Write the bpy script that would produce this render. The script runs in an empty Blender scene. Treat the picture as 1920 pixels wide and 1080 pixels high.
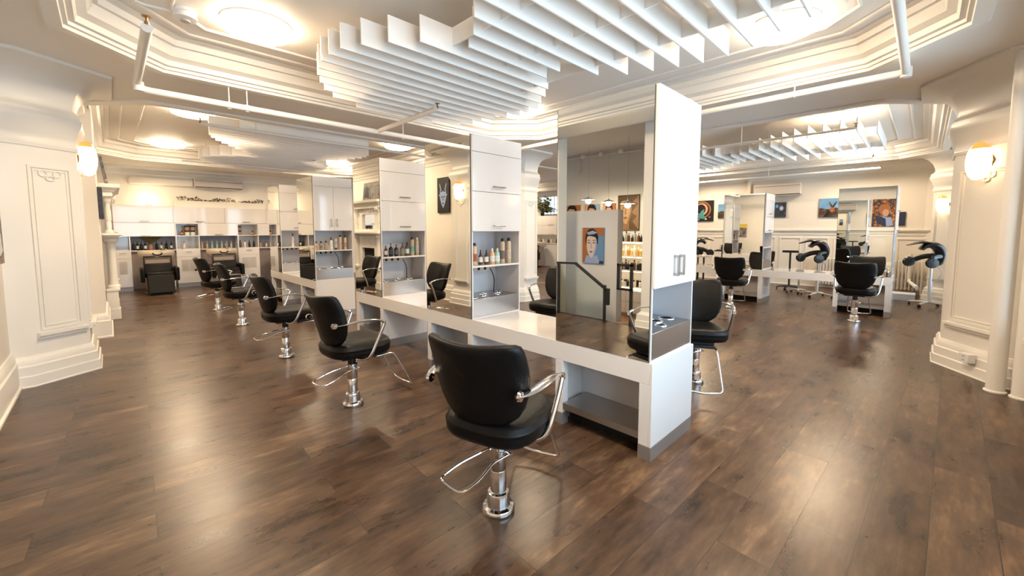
import bpy, math, random
from mathutils import Vector, Matrix
random.seed(7)
PI = math.pi
COL = bpy.context.scene.collection
R = math.radians

# ------------------------------------------------------------------ materials
def mat(name, col, rough=.5, metal=0., spec=.5, emit=None, estr=0., trans=0., alpha=1., bump=None, coat=0., ior=1.45):
    m = bpy.data.materials.new(name); m.use_nodes = True
    nt = m.node_tree; b = nt.nodes['Principled BSDF']
    b.inputs['Base Color'].default_value = (*col, 1)
    b.inputs['Roughness'].default_value = rough
    b.inputs['Metallic'].default_value = metal
    b.inputs['Specular IOR Level'].default_value = spec
    b.inputs['IOR'].default_value = ior
    b.inputs['Transmission Weight'].default_value = trans
    b.inputs['Coat Weight'].default_value = coat
    b.inputs['Coat Roughness'].default_value = .08
    if emit:
        b.inputs['Emission Color'].default_value = (*emit, 1)
        b.inputs['Emission Strength'].default_value = estr
    if bump:
        sc, st = bump
        tc = nt.nodes.new('ShaderNodeTexCoord'); n = nt.nodes.new('ShaderNodeTexNoise')
        n.inputs['Scale'].default_value = sc; n.inputs['Detail'].default_value = 4
        bp = nt.nodes.new('ShaderNodeBump'); bp.inputs['Strength'].default_value = st; bp.inputs['Distance'].default_value = .01
        nt.links.new(tc.outputs['Object'], n.inputs['Vector']); nt.links.new(n.outputs['Fac'], bp.inputs['Height'])
        nt.links.new(bp.outputs['Normal'], b.inputs['Normal'])
    return m

M = {}
M['wall'] = mat('cream_wall_paint', (.82, .775, .70), .55, bump=(6, .04))
M['trim'] = mat('ivory_trim_paint', (.82, .79, .735), .38, bump=(5, .04))
M['ceil'] = mat('ceiling_paint', (.83, .79, .735), .5)
M['coolwall'] = mat('pale_grey_paint', (.66, .67, .71), .6)
M['lam'] = mat('white_gloss_laminate', (.72, .705, .70), .07, spec=.5, coat=.4)
M['lamin'] = mat('white_matt_laminate', (.66, .64, .65), .4)
M['seam'] = mat('dark_stair_fascia', (.25, .23, .22), .6)  # own dark colour of the fascia along the stair edge
M['kick'] = mat('grey_metal_kick', (.34, .32, .31), .35, metal=.6)
M['mirror'] = mat('mirror_silver', (.90, .91, .89), .0, metal=1.)
M['medge'] = mat('mirror_edge', (.06, .07, .06), .3)
M['chrome'] = mat('chrome', (.82, .82, .84), .09, metal=1.)
M['leather'] = mat('black_vinyl', (.0045, .0042, .0042), .38, spec=.24, bump=(260, .18))
M['blackp'] = mat('black_plastic', (.012, .012, .013), .28)
M['blackm'] = mat('matt_black_metal', (.015, .015, .016), .45)
M['fin'] = mat('white_baffle_board', (.88, .85, .81), .6)
M['lampw'] = mat('lamp_diffuser', (1, .95, .88), .5, emit=(1, .78, .54), estr=17)
M['sconce'] = mat('sconce_glow', (1, .9, .7), .4, emit=(1, .72, .40), estr=2.4)
M['amber'] = mat('amber_glass_rim', (.8, .42, .10), .2, emit=(1, .5, .12), estr=.25)
M['bronze'] = mat('bronze_plate', (.10, .06, .035), .4, metal=.6)
M['pend'] = mat('pendant_glow', (1, .9, .75), .4, emit=(1, .78, .5), estr=26)
M['strip'] = mat('shelf_led', (1, .9, .75), .4, emit=(1, .75, .42), estr=8)
M['pipe'] = mat('white_painted_pipe', (.82, .79, .74), .4)
M['brass'] = mat('aged_brass', (.35, .2, .09), .35, metal=1.)
M['rad'] = mat('radiator_enamel', (.78, .73, .65), .35)
M['basin'] = mat('stone_grey_ceramic', (.55, .48, .40), .25)
M['green'] = mat('olive_leaf', (.05, .06, .02), .5)
M['greenl'] = mat('dry_leaf', (.20, .16, .05), .5)
M['flower'] = mat('white_bloom', (.7, .6, .45), .6)
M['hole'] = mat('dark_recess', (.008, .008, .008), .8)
def thin_glass(name, tint):
    m = bpy.data.materials.new(name); m.use_nodes = True; nt = m.node_tree; nt.nodes.clear(); N = nt.nodes.new; L = nt.links.new
    o = N('ShaderNodeOutputMaterial'); mx = N('ShaderNodeMixShader'); t = N('ShaderNodeBsdfTransparent'); g = N('ShaderNodeBsdfGlossy'); fr = N('ShaderNodeFresnel')
    t.inputs['Color'].default_value = (*tint, 1); g.inputs['Roughness'].default_value = .02; fr.inputs['IOR'].default_value = 1.35
    L(fr.outputs[0], mx.inputs[0]); L(t.outputs[0], mx.inputs[1]); L(g.outputs[0], mx.inputs[2]); L(mx.outputs[0], o.inputs['Surface'])
    return m
M['glass'] = thin_glass('clear_glass', (.93, .97, .95))
M['grille'] = mat('vent_grey', (.50, .46, .42), .5)
M['acw'] = mat('air_unit_plastic', (.62, .56, .50), .4)
M['light_wood'] = mat('light_landing_wood', (.35, .18, .08), .35)
M['nickel'] = mat('satin_nickel', (.42, .38, .34), .28, metal=1.)
M['plasticw'] = mat('white_plastic', (.8, .8, .8), .3)

def brushed():
    m = mat('brushed_steel', (.48, .45, .43), .3, metal=1.)
    nt = m.node_tree; b = nt.nodes['Principled BSDF']
    tc = nt.nodes.new('ShaderNodeTexCoord'); mp = nt.nodes.new('ShaderNodeMapping')
    mp.inputs['Scale'].default_value = (60, 60, 3)
    n = nt.nodes.new('ShaderNodeTexNoise'); n.inputs['Scale'].default_value = 6
    cr = nt.nodes.new('ShaderNodeMapRange'); cr.inputs['To Min'].default_value = .22; cr.inputs['To Max'].default_value = .42
    L = nt.links.new
    L(tc.outputs['Object'], mp.inputs['Vector']); L(mp.outputs['Vector'], n.inputs['Vector'])
    L(n.outputs['Fac'], cr.inputs['Value']); L(cr.outputs['Result'], b.inputs['Roughness'])
    return m
M['steel'] = brushed()

def floor_mat(name, cols, along_rot, rough=(.24, .42), bright=1.):
    m = bpy.data.materials.new(name); m.use_nodes = True
    nt = m.node_tree; b = nt.nodes['Principled BSDF']; N = nt.nodes.new; L = nt.links.new
    tc = N('ShaderNodeTexCoord'); mp = N('ShaderNodeMapping'); mp.inputs['Rotation'].default_value = (0, 0, along_rot)
    L(tc.outputs['Object'], mp.inputs['Vector'])
    br = N('ShaderNodeTexBrick')
    br.offset = .37; br.offset_frequency = 2
    for k, v in dict(Scale=1., **{'Mortar Size': .0022, 'Mortar Smooth': .2, 'Bias': 0., 'Brick Width': 1.22, 'Row Height': .232}).items():
        br.inputs[k].default_value = v
    br.inputs['Color1'].default_value = (0, 0, 0, 1); br.inputs['Color2'].default_value = (1, 1, 1, 1); br.inputs['Mortar'].default_value = (.5, .5, .5, 1)
    L(mp.outputs['Vector'], br.inputs['Vector'])
    # per plank offset so the figure breaks at the joints
    off = N('ShaderNodeVectorMath'); off.operation = 'SCALE'; off.inputs['Scale'].default_value = 7.3
    L(br.outputs['Color'], off.inputs[0])
    add = N('ShaderNodeVectorMath'); L(mp.outputs['Vector'], add.inputs[0]); L(off.outputs[0], add.inputs[1])
    m1 = N('ShaderNodeMapping'); m1.inputs['Scale'].default_value = (1.0, 2.3, 1); L(add.outputs[0], m1.inputs['Vector'])
    n1 = N('ShaderNodeTexNoise'); n1.inputs['Scale'].default_value = 2.6; n1.inputs['Detail'].default_value = 8; n1.inputs['Roughness'].default_value = .62
    n1.inputs['Distortion'].default_value = .0
    L(m1.outputs[0], n1.inputs['Vector'])
    m2 = N('ShaderNodeMapping'); m2.inputs['Scale'].default_value = (3.2, 17, 1); L(add.outputs[0], m2.inputs['Vector'])
    n2 = N('ShaderNodeTexNoise'); n2.inputs['Scale'].default_value = 1.6; n2.inputs['Detail'].default_value = 7; n2.inputs['Roughness'].default_value = .62
    L(m2.outputs[0], n2.inputs['Vector'])
    mx = N('ShaderNodeMix'); mx.data_type = 'FLOAT'; mx.inputs['Factor'].default_value = .42
    L(n1.outputs['Fac'], mx.inputs[2]); L(n2.outputs['Fac'], mx.inputs[3])
    m3 = N('ShaderNodeMath'); m3.operation = 'MULTIPLY_ADD'; m3.inputs[1].default_value = .13; m3.inputs[2].default_value = -.065
    L(br.outputs['Color'], m3.inputs[0])
    m4 = N('ShaderNodeMath'); L(mx.outputs[0], m4.inputs[0]); L(m3.outputs[0], m4.inputs[1])
    cr = N('ShaderNodeValToRGB'); e = cr.color_ramp.elements
    e[0].position = .34; e[0].color = (*[c * bright for c in cols[0]], 1)
    e[1].position = .68; e[1].color = (*[c * bright for c in cols[3]], 1)
    a = e.new(.44); a.color = (*[c * bright for c in cols[1]], 1)
    a = e.new(.56); a.color = (*[c * bright for c in cols[2]], 1)
    L(m4.outputs[0], cr.inputs['Fac'])
    dk = N('ShaderNodeMix'); dk.data_type = 'RGBA'; dk.blend_type = 'MIX'; dk.inputs[7].default_value = (.025, .018, .014, 1)
    L(br.outputs['Fac'], dk.inputs[0]); L(cr.outputs['Color'], dk.inputs[6]); L(dk.outputs[2], b.inputs['Base Color'])
    rg = N('ShaderNodeMapRange'); rg.inputs['From Min'].default_value = .3; rg.inputs['From Max'].default_value = .7
    rg.inputs['To Min'].default_value = rough[0]; rg.inputs['To Max'].default_value = rough[1]
    L(n1.outputs['Fac'], rg.inputs['Value']); L(rg.outputs[0], b.inputs['Roughness'])
    sub = N('ShaderNodeMath'); sub.operation = 'MULTIPLY_ADD'; sub.inputs[1].default_value = -1.2
    L(br.outputs['Fac'], sub.inputs[0]); sub.inputs[2].default_value = 1.
    bp = N('ShaderNodeBump'); bp.inputs['Strength'].default_value = .18; bp.inputs['Distance'].default_value = .004
    L(sub.outputs[0], bp.inputs['Height']); L(bp.outputs[0], b.inputs['Normal'])
    b.inputs['Specular IOR Level'].default_value = .45
    return m
M['floor'] = floor_mat('dark_plank_floor', [(.024, .013, .008), (.055, .030, .0175), (.098, .056, .032), (.20, .122, .070)], R(2.), rough=(.26,.32))
M['floor2'] = floor_mat('oak_landing_floor', [(.14, .07, .03), (.24, .12, .05), (.30, .16, .07), (.38, .2, .1)], 0, bright=1.)

def art_mat(name, stops, scale, kind='noise', dist=0.):
    m = bpy.data.materials.new(name); m.use_nodes = True
    nt = m.node_tree; b = nt.nodes['Principled BSDF']; N = nt.nodes.new; L = nt.links.new
    tc = N('ShaderNodeTexCoord')
    if kind == 'noise':
        n = N('ShaderNodeTexNoise'); n.inputs['Detail'].default_value = 5; n.inputs['Distortion'].default_value = dist; o = n.outputs['Fac']
    else:
        n = N('ShaderNodeTexVoronoi'); o = n.outputs['Distance']
    n.inputs['Scale'].default_value = scale
    L(tc.outputs['Object'], n.inputs['Vector'])
    cr = N('ShaderNodeValToRGB'); cr.color_ramp.interpolation = 'CONSTANT' if kind != 'noise' else 'LINEAR'
    e = cr.color_ramp.elements
    e[0].position, e[0].color = stops[0][0], (*stops[0][1], 1)
    e[1].position, e[1].color = stops[-1][0], (*stops[-1][1], 1)
    for p_, c in stops[1:-1]:
        a = e.new(p_); a.color = (*c, 1)
    L(o, cr.inputs['Fac']); L(cr.outputs['Color'], b.inputs['Base Color'])
    b.inputs['Roughness'].default_value = .55
    return m

# ------------------------------------------------------------------ mesh builder
class MB:
    def __init__(s): s.v = []; s.f = []; s.m = []; s.T = None
    def add(s, vs, fs, m=0):
        o = len(s.v)
        if s.T is not None: vs = [tuple(s.T @ Vector(v)) for v in vs]
        s.v += [tuple(v) for v in vs]; s.f += [tuple(i + o for i in f) for f in fs]; s.m += [m] * len(fs)
        return s
    def box(s, x0, x1, y0, y1, z0, z1, m=0):
        return s.add([(x0,y0,z0),(x1,y0,z0),(x1,y1,z0),(x0,y1,z0),(x0,y0,z1),(x1,y0,z1),(x1,y1,z1),(x0,y1,z1)],
                     [(0,3,2,1),(4,5,6,7),(0,1,5,4),(1,2,6,5),(2,3,7,6),(3,0,4,7)], m)
    def prism(s, poly, z0, z1, m=0):
        n = len(poly)
        return s.add([(x,y,z0) for x,y in poly] + [(x,y,z1) for x,y in poly],
                     [tuple(range(n))[::-1], tuple(range(n,2*n))] + [(i,(i+1)%n,n+(i+1)%n,n+i) for i in range(n)], m)
    def lathe(s, prof, c=(0,0,0), n=24, m=0, axis='z', cap=True):
        vs = []; fs = []
        for r, z in prof:
            for k in range(n):
                a = 2*PI*k/n; p = (r*math.cos(a), r*math.sin(a), z)
                if axis == 'x': p = (z, p[0], p[1])
                if axis == 'y': p = (p[1], z, p[0])
                vs.append((c[0]+p[0], c[1]+p[1], c[2]+p[2]))
        for i in range(len(prof)-1):
            for k in range(n): fs.append((i*n+k, i*n+(k+1)%n, (i+1)*n+(k+1)%n, (i+1)*n+k))
        if cap:
            fs.append(tuple(range(n))[::-1]); fs.append(tuple((len(prof)-1)*n+k for k in range(n)))
        return s.add(vs, fs, m)
    def tube(s, pts, r=.01, n=8, m=0, closed=False, flat=None):
        P = [Vector(p) for p in pts]; N_ = len(P); rs = r if isinstance(r, (list, tuple)) else [r]*N_
        vs = []; up = Vector((0,0,1)); prev = None
        for i in range(N_):
            a = P[i-1] if (i > 0 or closed) else P[i]; b = P[(i+1) % N_] if (i < N_-1 or closed) else P[i]
            t = (b-a).normalized()
            if prev is None:
                u = t.cross(up)
                if u.length < .05: u = t.cross(Vector((0,1,0)))
                u.normalize()
            else:
                u = (prev - t*prev.dot(t)).normalized()
            prev = u; w = t.cross(u)
            fu, fw = (1, 1) if not flat else (flat[i] if isinstance(flat, list) else flat)
            for k in range(n):
                an = 2*PI*k/n
                vs.append(P[i] + u*(rs[i]*fu*math.cos(an)) + w*(rs[i]*fw*math.sin(an)))
        fs = []
        for i in range(N_ if closed else N_-1):
            j = (i+1) % N_
            for k in range(n): fs.append((i*n+k, i*n+(k+1)%n, j*n+(k+1)%n, j*n+k))
        if not closed:
            fs.append(tuple(range(n))[::-1]); fs.append(tuple((N_-1)*n+k for k in range(n)))
        return s.add(vs, fs, m)
    def sweep(s, prof, path, closed=True, m=0, capz=None):
        """prof: (outward offset, z); path: xy points counter-clockwise -> outward is to the right of travel"""
        n = len(path); rings = []
        for i in range(n):
            p = Vector(path[i])
            d0 = (p - Vector(path[i-1])).normalized() if (closed or i > 0) else None
            d1 = (Vector(path[(i+1) % n]) - p).normalized() if (closed or i < n-1) else None
            if d0 is None: d0 = d1
            if d1 is None: d1 = d0
            n0 = Vector((d0.y, -d0.x)); n1 = Vector((d1.y, -d1.x))
            b = (n0 + n1); b = b / max(1e-6, b.dot(n0))
            rings.append([(p.x+b.x*o, p.y+b.y*o, z) for o, z in prof])
        k = len(prof); vs = [v for r_ in rings for v in r_]; fs = []
        for i in range(n if closed else n-1):
            j = (i+1) % n
            for q in range(k-1): fs.append((i*k+q, j*k+q, j*k+q+1, i*k+q+1))
        return s.add(vs, fs, m)
    def rings(s, rr, m=0, cap=True):
        n = len(rr[0]); vs = [v for r_ in rr for v in r_]; fs = []
        for i in range(len(rr)-1):
            for k in range(n): fs.append((i*n+k, i*n+(k+1)%n, (i+1)*n+(k+1)%n, (i+1)*n+k))
        if cap: fs.append(tuple(range(n))[::-1]); fs.append(tuple((len(rr)-1)*n+k for k in range(n)))
        return s.add(vs, fs, m)
    def build(s, name, mats, parent=None, bevel=0, smooth=40, seg=2, solid=0):
        me = bpy.data.meshes.new(name); me.from_pydata(s.v, [], s.f)
        mats = mats if isinstance(mats, (list, tuple)) else [mats]
        for m in mats: me.materials.append(M[m] if isinstance(m, str) else m)
        if len(mats) > 1: me.polygons.foreach_set('material_index', s.m)
        me.validate(); me.update()
        if smooth:
            me.shade_smooth(); me.set_sharp_from_angle(angle=R(smooth))
        o = bpy.data.objects.new(name, me); COL.objects.link(o)
        if parent is not None: o.parent = parent
        if solid:
            md = o.modifiers.new('thickness', 'SOLIDIFY'); md.thickness = solid; md.offset = 0
        if bevel:
            md = o.modifiers.new('soft_edge', 'BEVEL'); md.width = bevel; md.segments = seg; md.limit_method = 'ANGLE'; md.angle_limit = R(40)
        return o

def tag(o, label=None, cat=None, group=None, kind=None):
    if label: o['label'] = label
    if cat: o['category'] = cat
    if group: o['group'] = group
    if kind: o['kind'] = kind
    return o
def thing(name, label, cat, loc=(0,0,0), rz=0, group=None):
    o = bpy.data.objects.new(name, None); COL.objects.link(o); o.empty_display_size = .1
    o.location = loc; o.rotation_euler = (0, 0, rz)
    return tag(o, label, cat, group)
KIDS = {}
def dup(o, loc=None, rz=None, label=None, group=None, parent=None):
    c = o.copy(); COL.objects.link(c); c.parent = parent
    if loc is not None: c.location = loc
    if rz is not None: c.rotation_euler = (0, 0, rz)
    if label: c['label'] = label
    if group: c['group'] = group
    if o not in KIDS: KIDS[o] = [x for x in bpy.data.objects if x.parent == o]
    for ch in KIDS[o]: dup(ch, parent=c)
    return c
def struct(mb, name, m, **k): return tag(mb.build(name, m, **k), kind='structure')
def rect(x0, x1, y0, y1): return [(x0,y0),(x1,y0),(x1,y1),(x0,y1)]   # counter-clockwise
def face_frame(mb, a, b, z0, z1, w=.022, d=.014, m=0, off=.0):
    """raised rectangular moulding on the vertical face from a to b (outward = right of a->b)"""
    a = Vector(a); b = Vector(b); t = (b-a).normalized(); n = Vector((t.y, -t.x)); Lh = (b-a).length
    def bar(s0, s1, q0, q1, dd=d):
        P = [a+t*s0+n*off, a+t*s1+n*off, a+t*s1+n*(off+dd), a+t*s0+n*(off+dd)]
        mb.prism([tuple(p) for p in P][::-1], q0, q1, m)
    bar(0, Lh, z0, z0+w); bar(0, Lh, z1-w, z1); bar(0, w, z0+w, z1-w); bar(Lh-w, Lh, z0+w, z1-w)
# ------------------------------------------------------------------ room shell
CZ, SZ = 3.36, 3.10          # coffer ceiling, beam soffit
f = MB().box(-.95, 13.6, -1.2, 14.5, -.12, 0); struct(f, 'floor', 'floor', smooth=0)
f = MB().box(-4.4, -.955, -.4, 7.8, -.67, -.55); struct(f, 'floor_landing', 'floor2', smooth=0)
f = MB().box(-.975, -.952, 3.05, 4.75, -.55, .012); struct(f, 'trim_stair_edge', 'seam', smooth=0)

def octa(x0, x1, y0, y1, c):
    return [(x0+c,y0),(x1-c,y0),(x1,y0+c),(x1,y1-c),(x1-c,y1),(x0+c,y1),(x0,y1-c),(x0,y0+c)]
cl = MB(); mo = MB()
PITCH, HOLE = 7.1, 5.65
for i in range(2):
    for j in range(2):
        x0 = -.2 + PITCH*i; y0 = -.2 + PITCH*j; x1 = x0+HOLE; y1 = y0+HOLE
        X0, X1, Y0, Y1 = x0-.725, x1+.725, y0-.725, y1+.725
        c = .66; o = octa(x0, x1, y0, y1, c)
        P = o + [(x0+c,Y0),(x1-c,Y0),(X1,y0+c),(X1,y1-c),(x1-c,Y1),(x0+c,Y1),(X0,y1-c),(X0,y0+c),(X0,Y0),(X1,Y0),(X1,Y1),(X0,Y1)]
        cl.add([(a,b,SZ) for a,b in P], [(0,1,9,8),(2,3,11,10),(4,5,13,12),(6,7,15,14),(1,2,10,17,9),(3,4,12,18,11),(5,6,14,19,13),(7,0,8,16,15)])
        cl.add([(a,b,CZ) for a,b in o], [tuple(range(8))])
        cl.sweep([(0,SZ),(0,CZ)], o)
        mo.sweep([(.07,SZ-.001),(.07,SZ-.022),(.055,SZ-.035),(-.03,SZ-.035),(-.035,SZ-.01),(-.06,SZ-.005),(-.065,SZ+.02),(-.10,SZ+.025),(-.115,SZ+.07),(-.17,SZ+.10),(-.20,SZ+.15),(-.205,SZ+.18),(-.235,SZ+.185),(-.24,CZ-.02),(-.30,CZ-.012),(-.31,CZ-.001)], o)
        for q, w in ((.42, .03), (.66, .022)):
            mo.sweep([(-q,CZ-.001),(-q,CZ-.016),(-q-w*.5,CZ-.022),(-q-w,CZ-.016),(-q-w,CZ-.001)], o)
cl.box(-.5, 13.6, 13.27, 14.3, SZ, SZ+.3).box(13.27, 13.5, -.95, 14.3, SZ, SZ+.3).box(-1.2, 13.6, -1.2, -.90, SZ, SZ+.3).box(-.98, 13.6, -1.2, 14.3, CZ+.02, CZ+.08)
struct(cl, 'ceiling', 'ceil', smooth=30)
struct(mo, 'trim_coffer', 'trim', smooth=30)
a = MB().box(-4.4, -.93, -.4, 7.8, 3.5, 3.6).box(-.955, -.925, -.4, 7.8, SZ-.005, 3.5); struct(a, 'ceiling_landing', 'coolwall', smooth=0)

def wall(name, m, *boxes):
    b = MB()
    for q in boxes: b.box(*q)
    return struct(b, name, m, smooth=0)
wall('wall_north', 'wall', (-.4, 13.5, 14.1, 14.3, 0, 3.12))
wall('wall_east', 'wall', (13.3, 13.5, -.9, 10.75, 0, 3.12), (13.3, 13.5, 11.75, 14.1, 0, 3.12), (13.3, 13.5, 10.75, 11.75, 0, 2.15), (13.3,13.5,10.75,11.75,3.0,3.12))
wall('wall_west', 'wall', (-.45, -.28, 6.7, 14.1, 0, 3.12), (-.30, -.09, 7.98, 9.3, 0, 3.12), (-.9, -.72, 4.75, 6.7, 0, 3.12), (-.9,-.28,6.7,6.8,0,3.12))
wall('wall_stair', 'wall', (-1.2, -1.05, -.9, 2.5, 0, 3.5), (-1.2,-.97,4.65,7.0,-.55,3.5))
# south wall with window openings
wins = [(.1, 2.6), (3.0, 5.6), (7.4, 9.7), (10.0, 12.4)]
sb = [(-1.2, 13.5, -.95, -.75, 0, .55), (-1.2, 13.5, -.95, -.75, 2.75, 3.12)]
xs = [-1.2] + [v for w in wins for v in w] + [13.5]
for k in range(0, len(xs), 2): sb.append((xs[k], xs[k+1], -.95, -.75, .55, 2.75))
wall('wall_south', 'wall', *sb)
for k, (a, b) in enumerate(wins):
    w = bpy.data.objects.new('window_%d' % (k+1), None); COL.objects.link(w); w['kind'] = 'structure'
    fr = MB()
    for (p, q, r, s) in ((a, b, .55, .61), (a, b, 2.69, 2.75), (a, a+.06, .61, 2.69), (b-.06, b, .61, 2.69), ((a+b)/2-.03, (a+b)/2+.03, .61, 2.69), (a+.06, b-.06, 1.95, 2.0)):
        fr.box(p, q, -.90, -.82, r, s)
    fr.build('window_frame', 'trim', w, bevel=.004)
    MB().box(a+.06, b-.06, -.865, -.86, .61, 2.69).build('window_glass', 'glass', w, smooth=0)
    MB().box(a-.08, b+.08, -.78, -.66, .50, .55).build('window_sill', 'trim', w, bevel=.006)
# landing walls
wall('wall_landing', 'coolwall', (-4.5, -4.3, -.4, 7.8, -.55, 3.5), (-4.5, -.95, 7.6, 7.8, -.55, 3.5), (-4.5, -1.0, -.5, -.35, -.55, 3.5))
wall('wall_partition', 'coolwall', (-1.78, -1.6, 3.82, 5.35, -.55, 1.86))

# crown and baseboards
def run(name, path, prof, m='trim', closed=False):
    return struct(MB().sweep(prof, path, closed), name, m, smooth=30)
BASE = [(0,.34),(.012,.335),(.02,.315),(.028,.30),(.03,.25),(.042,.235),(.045,.03),(.06,.02),(.06,0)]
CROWN = [(0,2.88),(.02,2.88),(.025,2.93),(.05,2.95),(.07,3.0),(.13,3.04),(.14,3.08),(.16,3.085),(.16,SZ)]
run('baseboard_west', [(-.28,6.8),(-.28,7.98),(-.09,7.98),(-.09,9.3)], BASE)
run('baseboard_left', [(-.72,4.75),(-.72,5.97)], BASE)
run('baseboard_south', [(13.3,-.75),(7.1,-.75)], BASE)
run('baseboard_east', [(13.3,9.9),(13.3,-.75)], BASE)
run('baseboard_stair', [(-1.05,-.75),(-1.05,2.45)], BASE)
run('trim_crown_north', [(-.28,14.1),(13.3,14.1)], CROWN)
run('trim_crown_east', [(13.3,14.1),(13.3,-.75)], CROWN)
run('trim_crown_west', [(-.28,6.8),(-.28,14.1)], CROWN)
# wainscot : east wall and stair wall
def wainscot(name, a, b, top, n):
    w = MB(); a = Vector(a); b = Vector(b); t = (b-a).normalized(); nn = Vector((t.y,-t.x)); Lh = (b-a).length
    w.sweep([(0,top-.14),(.012,top-.135),(.018,top-.05),(.05,top-.03),(.055,top),(0,top)], [tuple(a), tuple(b)], closed=False)
    for k in range(n):
        p = a + t*(Lh*k/n + .05); q = a + t*(Lh*(k+1)/n - .05)
        face_frame(w, p, q, .42, top-.2, .03, .016)
    struct(w, name, 'trim', smooth=30)
wainscot('trim_wainscot_east', (13.3, 10.0), (13.3, -.7), 1.5, 18)
wainscot('trim_wainscot_stair', (-1.05, -.7), (-1.05, 2.42), 1.48, 6)
# curved corner between east wall and south wall
cv = MB().prism([(13.3,.0),(13.3,-.75),(12.5,-.75)] + [(12.55+.72*math.sin(t_*PI/16), -.72+.70*(1-math.cos(t_*PI/16))) for t_ in range(1,8)], 0, SZ)
struct(cv, 'wall_corner', 'wall', smooth=60)

# ------------------------------------------------------------------ pillars
PB = [(.0,.62),(.0,.36),(.014,.355),(.022,.33),(.03,.315),(.032,.26),(.046,.245),(.048,.14),(.06,.13),(.062,.02),(.07,.01),(.07,0)]
PB = [(o, z*.8) for o, z in PB]
PC = [(0,2.30),(.012,2.30),(.018,2.33),(0.006,2.35),(.006,2.42),(.02,2.44),(.03,2.50),(.055,2.56),(.06,2.60),(.05,2.625),(.05,2.66),(.01,2.70),(.0,2.72),(.005,2.78),(.03,2.87),(.08,2.96),(.17,3.03),(.29,3.065),(.31,3.07),(.31,SZ)]
def pillar(name, poly, panels, label=None):
    p = MB().prism(poly, 0, 2.76)
    p.sweep([(.0,.288)] + PB[2:], poly)
    p.sweep(PC, poly)
    for (i, s0, s1, z0, z1) in panels:
        a = Vector(poly[i]); b = Vector(poly[(i+1) % len(poly)]); t = (b-a).normalized()
        A = a + t*s0; B = b - t*s1
        face_frame(p, A, B, z0, z1, .022, .014)
        face_frame(p, A+t*.035, B-t*.035, z0+.035, z1-.035, .012, .009)
        L_ = (B-A).length; n = Vector((t.y,-t.x))
        # stepped sill under the panel and carved notch at its head
        q = [A-t*.03, B+t*.03]
        p.prism([tuple(q[0]+n*.0), tuple(q[0]+n*.05), tuple(q[1]+n*.05), tuple(q[1])], z0-.05, z0-.02)
        p.prism([tuple(q[0]+n*.0), tuple(q[0]+n*.03), tuple(q[1]+n*.03), tuple(q[1])], z0-.08, z0-.05)
        mid = A+t*(L_*.5)
        if L_ > .3:
            for sx in (-1, 1):
                c0 = mid+t*(.055*sx)
                p.tube([tuple(c0+t*(.03*math.cos(k*PI/6)*1.0)+n*.006)+(z1-.07+.03*math.sin(k*PI/6),) for k in range(12)], .007, 6, closed=True)
            p.tube([tuple(mid+t*(.035*math.cos(k*PI/4))+n*.008)+(z1-.115+.022*math.sin(k*PI/4),) for k in range(8)], .007, 6, closed=True)
    return struct(p, name, 'trim', smooth=35)
pillar('pillar', [(-.95,5.97),(-.60,5.97),(-.2,6.24),(-.2,6.78),(-.95,6.78)], [(1,.09,.06,.52,2.12),(2,.08,.08,.52,2.12)])
pillar('pillar', [(5.95,-.95),(7.0,-.95),(7.0,-.2),(6.6,-.2),(6.0,-.62)], [(3,.09,.06,.52,2.12)])
pillar('pillar', [(6.15,5.85),(6.55,5.85),(6.67,5.97),(6.67,6.37),(6.55,6.49),(6.15,6.49),(6.03,6.37),(6.03,5.97)], [(0,.03,.03,.52,2.12)])
pp = rect(-1.42,-.98,2.45,3.02); struct(MB().prism(pp, -.55, 3.5).sweep([(.0,.24)]+PB[5:], pp), 'pillar', 'trim', smooth=30)
pillar('pillar', [(12.05,-.95),(12.75,-.95),(12.75,-.3),(12.45,-.1),(12.05,-.5)], [(3,.06,.06,.52,2.12)])
# base mouldings break with an outlet plate (surface socket box) on the right pillar
# window above the far cabinets
w = bpy.data.objects.new('window_5', None); COL.objects.link(w); w['kind'] = 'structure'
fr = MB()
for k in range(6): fr.box(13.30, 13.34, 10.75+k*.19, 10.77+k*.19, 2.15, 3.0)
for k in range(5): fr.box(13.30, 13.34, 10.75, 11.75, 2.15+k*.21, 2.165+k*.21)
fr.build('window_frame', 'trim', w)
MB().box(13.36, 13.37, 10.75, 11.75, 2.15, 3.0).build('window_glass', 'glass', w, smooth=0)

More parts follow.
